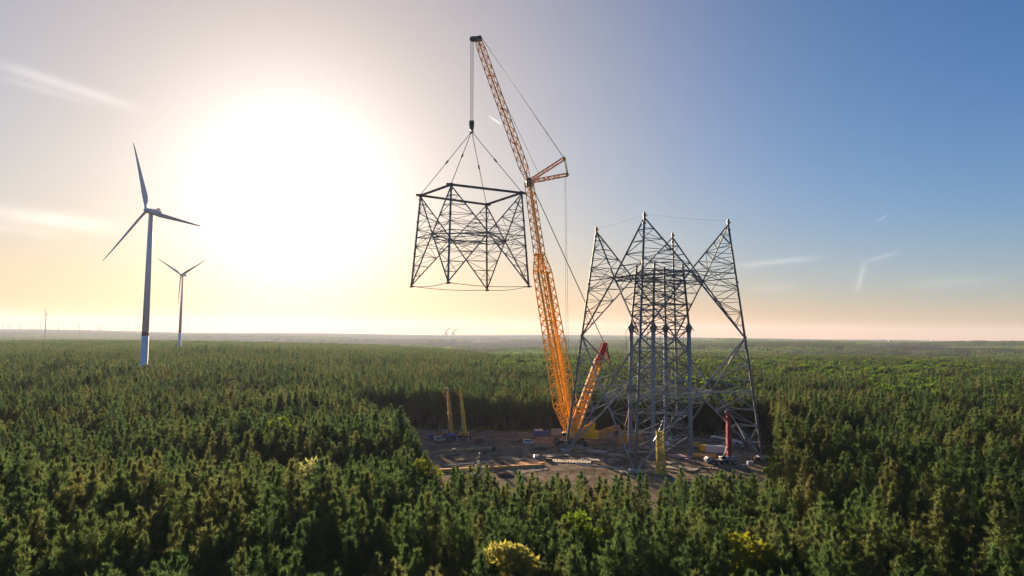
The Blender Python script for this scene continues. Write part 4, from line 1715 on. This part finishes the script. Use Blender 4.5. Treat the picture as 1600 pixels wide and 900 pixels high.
def long_beam(p0, p1, w, h, z, material, label, name, cat, n=4):
    a, b = gnd(*p0), gnd(*p1)
    o = MB().beam(a + V(0, 0, z + h / 2), b + V(0, 0, z + h / 2), w, h, n=n).build(name, material)
    return tag(o, label, cat)


long_beam((686, 738), (845, 730), .8, 1.1, .05, M['plate'], 'very long orange steel beam lying at the front of the clearing', 'steel_beam', 'steel beam')
long_beam((681, 707), (776, 701), .5, .5, .3, M['pipe_yellow'], 'long pale yellow pipe lying across the left of the clearing', 'long_pipe', 'pipe', 8)
long_beam((700, 712), (722, 709), .6, .5, .05, M['steel'], 'short grey steel section below the pale yellow pipe', 'steel_section', 'steel section')
long_beam((1085, 745), (1120, 748), .35, .35, .1, M['white'], 'thin white pipe at the front right edge of the clearing', 'white_pipe', 'pipe', 8)
long_beam((1122, 748), (1150, 751), .35, .35, .1, M['white'], 'second thin white pipe in line, nearer the right trees', 'white_pipe', 'pipe', 8)
long_beam((1176, 746), (1186, 752), .4, .4, .1, M['timber'], 'single pale timber at the right front corner of the clearing', 'loose_timber', 'timber')
long_beam((900, 726), (972, 733), .35, .35, .1, M['white'], 'thin grey white pipe in front of the left half of the tower', 'white_pipe', 'pipe', 8)

# steel trusses on the ground by the right foot and along the back wall
for (q0, q1, z, lab) in (((1122, 690), (1182, 699), 3.6, 'long grey lattice truss propped up left of the right tower foot'),
                         ((1148, 702), (1188, 706), .6, 'short pale lattice truss lying by the right tower foot'),
                         ((760, 684), (806, 682), .3, 'grey lattice boom part lying along the back tree wall'),
                         ((748, 690), (776, 700), .3, 'slanting pale lattice boom part near the yellow boomed mobile crane')):
    a, b = gnd(*q0), gnd(*q1)
    root = thing('steel_truss', lab, 'steel truss', (a + b) / 2, 0, 'steel trusses lying on the site')
    m_ = MB()
    lattice_box(m_, a + V(0, 0, z + .9), b + V(0, 0, z + .9), V(0, 1, 0), (1.6, 1.6), (1.6, 1.6), .22, .12, 9)
    m_.build('lattice', M['steel'], root)
    m_ = MB()
    for u in (.15, .85):
        q = a.lerp(b, u)
        m_.box((q.x, q.y, (z + .1) / 2 + .05), (.5, 1.8, z + .1))
    m_.build('support_block', M['timber_dark'], root)

# cars and a telehandler
def car(px, py, rz, material, label):
    p = gnd(px, py)
    root = thing('parked_van', label, 'van', p, R(rz), 'vehicles parked on the site')
    m_ = MB()
    m_.prism([(-2.5, .45), (2.5, .45), (2.55, 1.1), (1.7, 1.25), (1.0, 2.05), (-2.4, 2.05), (-2.55, 1.2)], -.95, .95)
    b = m_.build('body', material, root, world=False)
    MB().prism([(1.72, 1.27), (1.06, 2.0), (1.02, 2.0), (1.66, 1.27)], -.85, .85).build('windscreen', M['glass'], b, world=False)
    m_ = MB()
    for s in (-1, 1):
        m_.box((-.4, s * .96, 1.6), (2.6, .03, .5))
    m_.build('side_window', M['glass'], root, world=False)
    for x in (-1.6, 1.6):
        for s in (-1, 1):
            wheel(root, x, s * .85, .36, .25)


car(686, 690, 20, M['grey'], 'grey van left of the two mobile cranes')
car(826, 694, -10, M['white'], 'white van alone in the middle of the clearing floor')
car(1200, 705, 15, M['ringred'], 'dark red van by the right tower foot')
car(1052, 690, 10, M['white'], 'white van behind the inner tower columns')
p = gnd(748, 693)
th_ = thing('red_skip', 'dull red open skip right of the yellow boomed mobile crane', 'skip', p, R(-5))
m_ = MB()
m_.add([V(x, y, z) for z, e in ((.1, 0), (1.7, .55)) for x, y in ((-1.7 - e, -1.0), (1.7 + e, -1.0), (1.7 + e, 1.0), (-1.7 - e, 1.0))],
       [(3, 2, 1, 0)] + [(i, (i + 1) % 4, 4 + (i + 1) % 4, 4 + i) for i in range(4)])
m_.build('tub', M['ringred'], th_, world=False)
m_ = MB()
c4 = [V(-2.25, -1, 1.7), V(2.25, -1, 1.7), V(2.25, 1, 1.7), V(-2.25, 1, 1.7)]
for i in range(4):
    m_.beam(c4[i], c4[(i + 1) % 4], .16)
m_.build('rim', M['ringred'], th_, world=False)

# heaps of soil, crates and small stores
def heap(px, py, r_, h, material, label, name='soil_heap', cat='heap'):
    p = gnd(px, py)
    rng = np.random.default_rng(int(px))
    vs, n, k = [(0, 0, h)], 18, 5
    for i in range(1, k + 1):
        for j in range(n):
            a = 2 * math.pi * j / n
            q = i / k
            rr = r_ * q * (1 + .25 * math.sin(a * 2 + px) + rng.normal(0, .06))
            vs.append((rr * math.cos(a) * 1.5, rr * math.sin(a), max(-.1, h * (1 - q) ** .8 + rng.normal(0, .1 * h) * (1 - q)) if i < k else -.15))
    fs = [(0, 1 + j, 1 + (j + 1) % n) for j in range(n)]
    fs += [(1 + i * n + j, 1 + (i + 1) * n + j, 1 + (i + 1) * n + (j + 1) % n, 1 + i * n + (j + 1) % n) for i in range(k - 1) for j in range(n)]
    m_ = MB(); m_.add(vs, fs)
    o = m_.build(name, material, smooth=True)
    o.location = p
    return tag(o, label, cat, 'soil heaps on the clearing')


M['soil'] = mat('dug_soil', (.10, .075, .052), .95, 0, .4, .6, bump=.6)
M['soil'].node_tree.nodes['Principled BSDF'].inputs['Specular IOR Level'].default_value = 0
M['gravel'] = mat('pale_gravel', (.24, .21, .18), .95, 0, .3, 1.5, bump=.6)
heap(845, 704, 3.2, 1.6, M['soil'], 'low dark soil heap left of the big crane tracks')
heap(815, 690, 2.6, 1.2, M['soil'], 'small dark soil heap near the lone white van')
heap(1148, 712, 2.6, 1.5, M['gravel'], 'pale gravel heap behind the red crane')
heap(790, 744, 3.0, 1.3, M['soil'], 'brown soil heap at the front edge of the clearing below the orange beam')
heap(1010, 700, 3.0, 1.2, M['gravel'], 'pale gravel heap under the inner tower')
heap(725, 722, 2.2, .9, M['soil'], 'low soil heap between the yellow pipe and the orange beam')


def pallet(px, py, s, rz, material, label):
    p = gnd(px, py)
    root = thing('pallet_load', label, 'pallet', p, R(rz), 'loaded pallets on the clearing')
    m_ = MB()
    for y in (-.5, 0, .5):
        m_.box((0, y * s[1], .18), (s[0], .14, .12))
    for i in range(5):
        m_.box((-s[0] / 2 + .1 + i * (s[0] - .2) / 4, 0, .27), (.18, s[1] + .1, .05))
    m_.build('pallet', M['timber'], root, world=False)
    m_ = MB()
    k = 3
    for i in range(k):
        m_.box((random.uniform(-.08, .08), 0, .31 + s[2] * (i + .5) / k), (s[0] * .94, s[1] * .94, s[2] / k * .93), bev=.05)
    m_.build('load', material, root, world=False)


for px, py, s, rz, m_n, lab in [
    (1172, 727, (2.4, 1.6, 1.3), 12, 'white', 'pallet with white load right of the red crane'),
    (1183, 722, (2.0, 1.6, 1.6), -8, 'ringred', 'pallet with dark red load farthest right on the clearing'),
    (1163, 732, (2.2, 1.5, 1.0), 30, 'grey', 'pallet with grey load in front of the red crane'),
    (955, 724, (2.4, 1.6, 1.2), 5, 'timber', 'pallet with pale timber load left of the front tower leg'),
    (1075, 722, (2.2, 1.8, 1.2), 20, 'pink', 'pallet with pink load near the pale pink sheet'),
    (858, 722, (2.4, 1.6, 1.1), -20, 'black', 'pallet with black load in front of the slanting timber mats'),
    (838, 716, (2.2, 1.5, 1.0), 10, 'white', 'pallet with white load left of the slanting timber mats'),
    (772, 706, (1.6, 1.4, 2.0), 0, 'black', 'tall black load on a pallet at the right end of the yellow pipe'),
    (709, 709, (1.4, 1.2, 1.7), 0, 'black', 'black load on a pallet beside the short grey steel section'),
    (1088, 698, (2.6, 1.8, 1.8), 0, 'yellow', 'pallet with yellow load left of the small orange container'),
    (910, 697, (2.4, 1.6, 1.5), 8, 'blue', 'pallet with blue load right of the crane tracks'),
    (846, 728, (2.4, 1.6, 1.0), 25, 'plate', 'pallet with orange load near the plank pile'),
]:
    pallet(px, py, s, rz, M[m_n], lab)
mats(905, 701, 9, 5, 1.05, 24, M['timber'], 'pale timber mats right beside the big crane tracks')
mats(850, 706, 7, 4, 1.05, -40, M['timber_dark'], 'dark timber mats beside the low dark soil heap')
mats(815, 727, 8, 6, 1.2, 62, M['plate'], 'orange boards mixed into the plank pile area', 'board_pile', 'boards', .3, .6)
mats(1040, 724, 8, 5, 1.1, 25, M['timber'], 'pale timber mats between the yellow mast lift and the inner columns')
mats(1118, 733, 10, 3, 1.3, -12, M['timber_dark'], 'dark boards in a row in front of the orange sheets')
long_beam((690, 698), (748, 696), .5, .6, .05, M['steel'], 'grey steel beam lying behind the pale yellow pipe', 'steel_beam', 'steel beam')
long_beam((700, 728), (770, 722), .4, .4, .05, M['white'], 'thin pale pipe between the yellow pipe and the long orange beam', 'white_pipe', 'pipe', 8)
long_beam((1000, 727), (1062, 741), .5, .5, .1, M['timber'], 'long pale timber slanting below the yellow mast lift', 'loose_timber', 'timber')
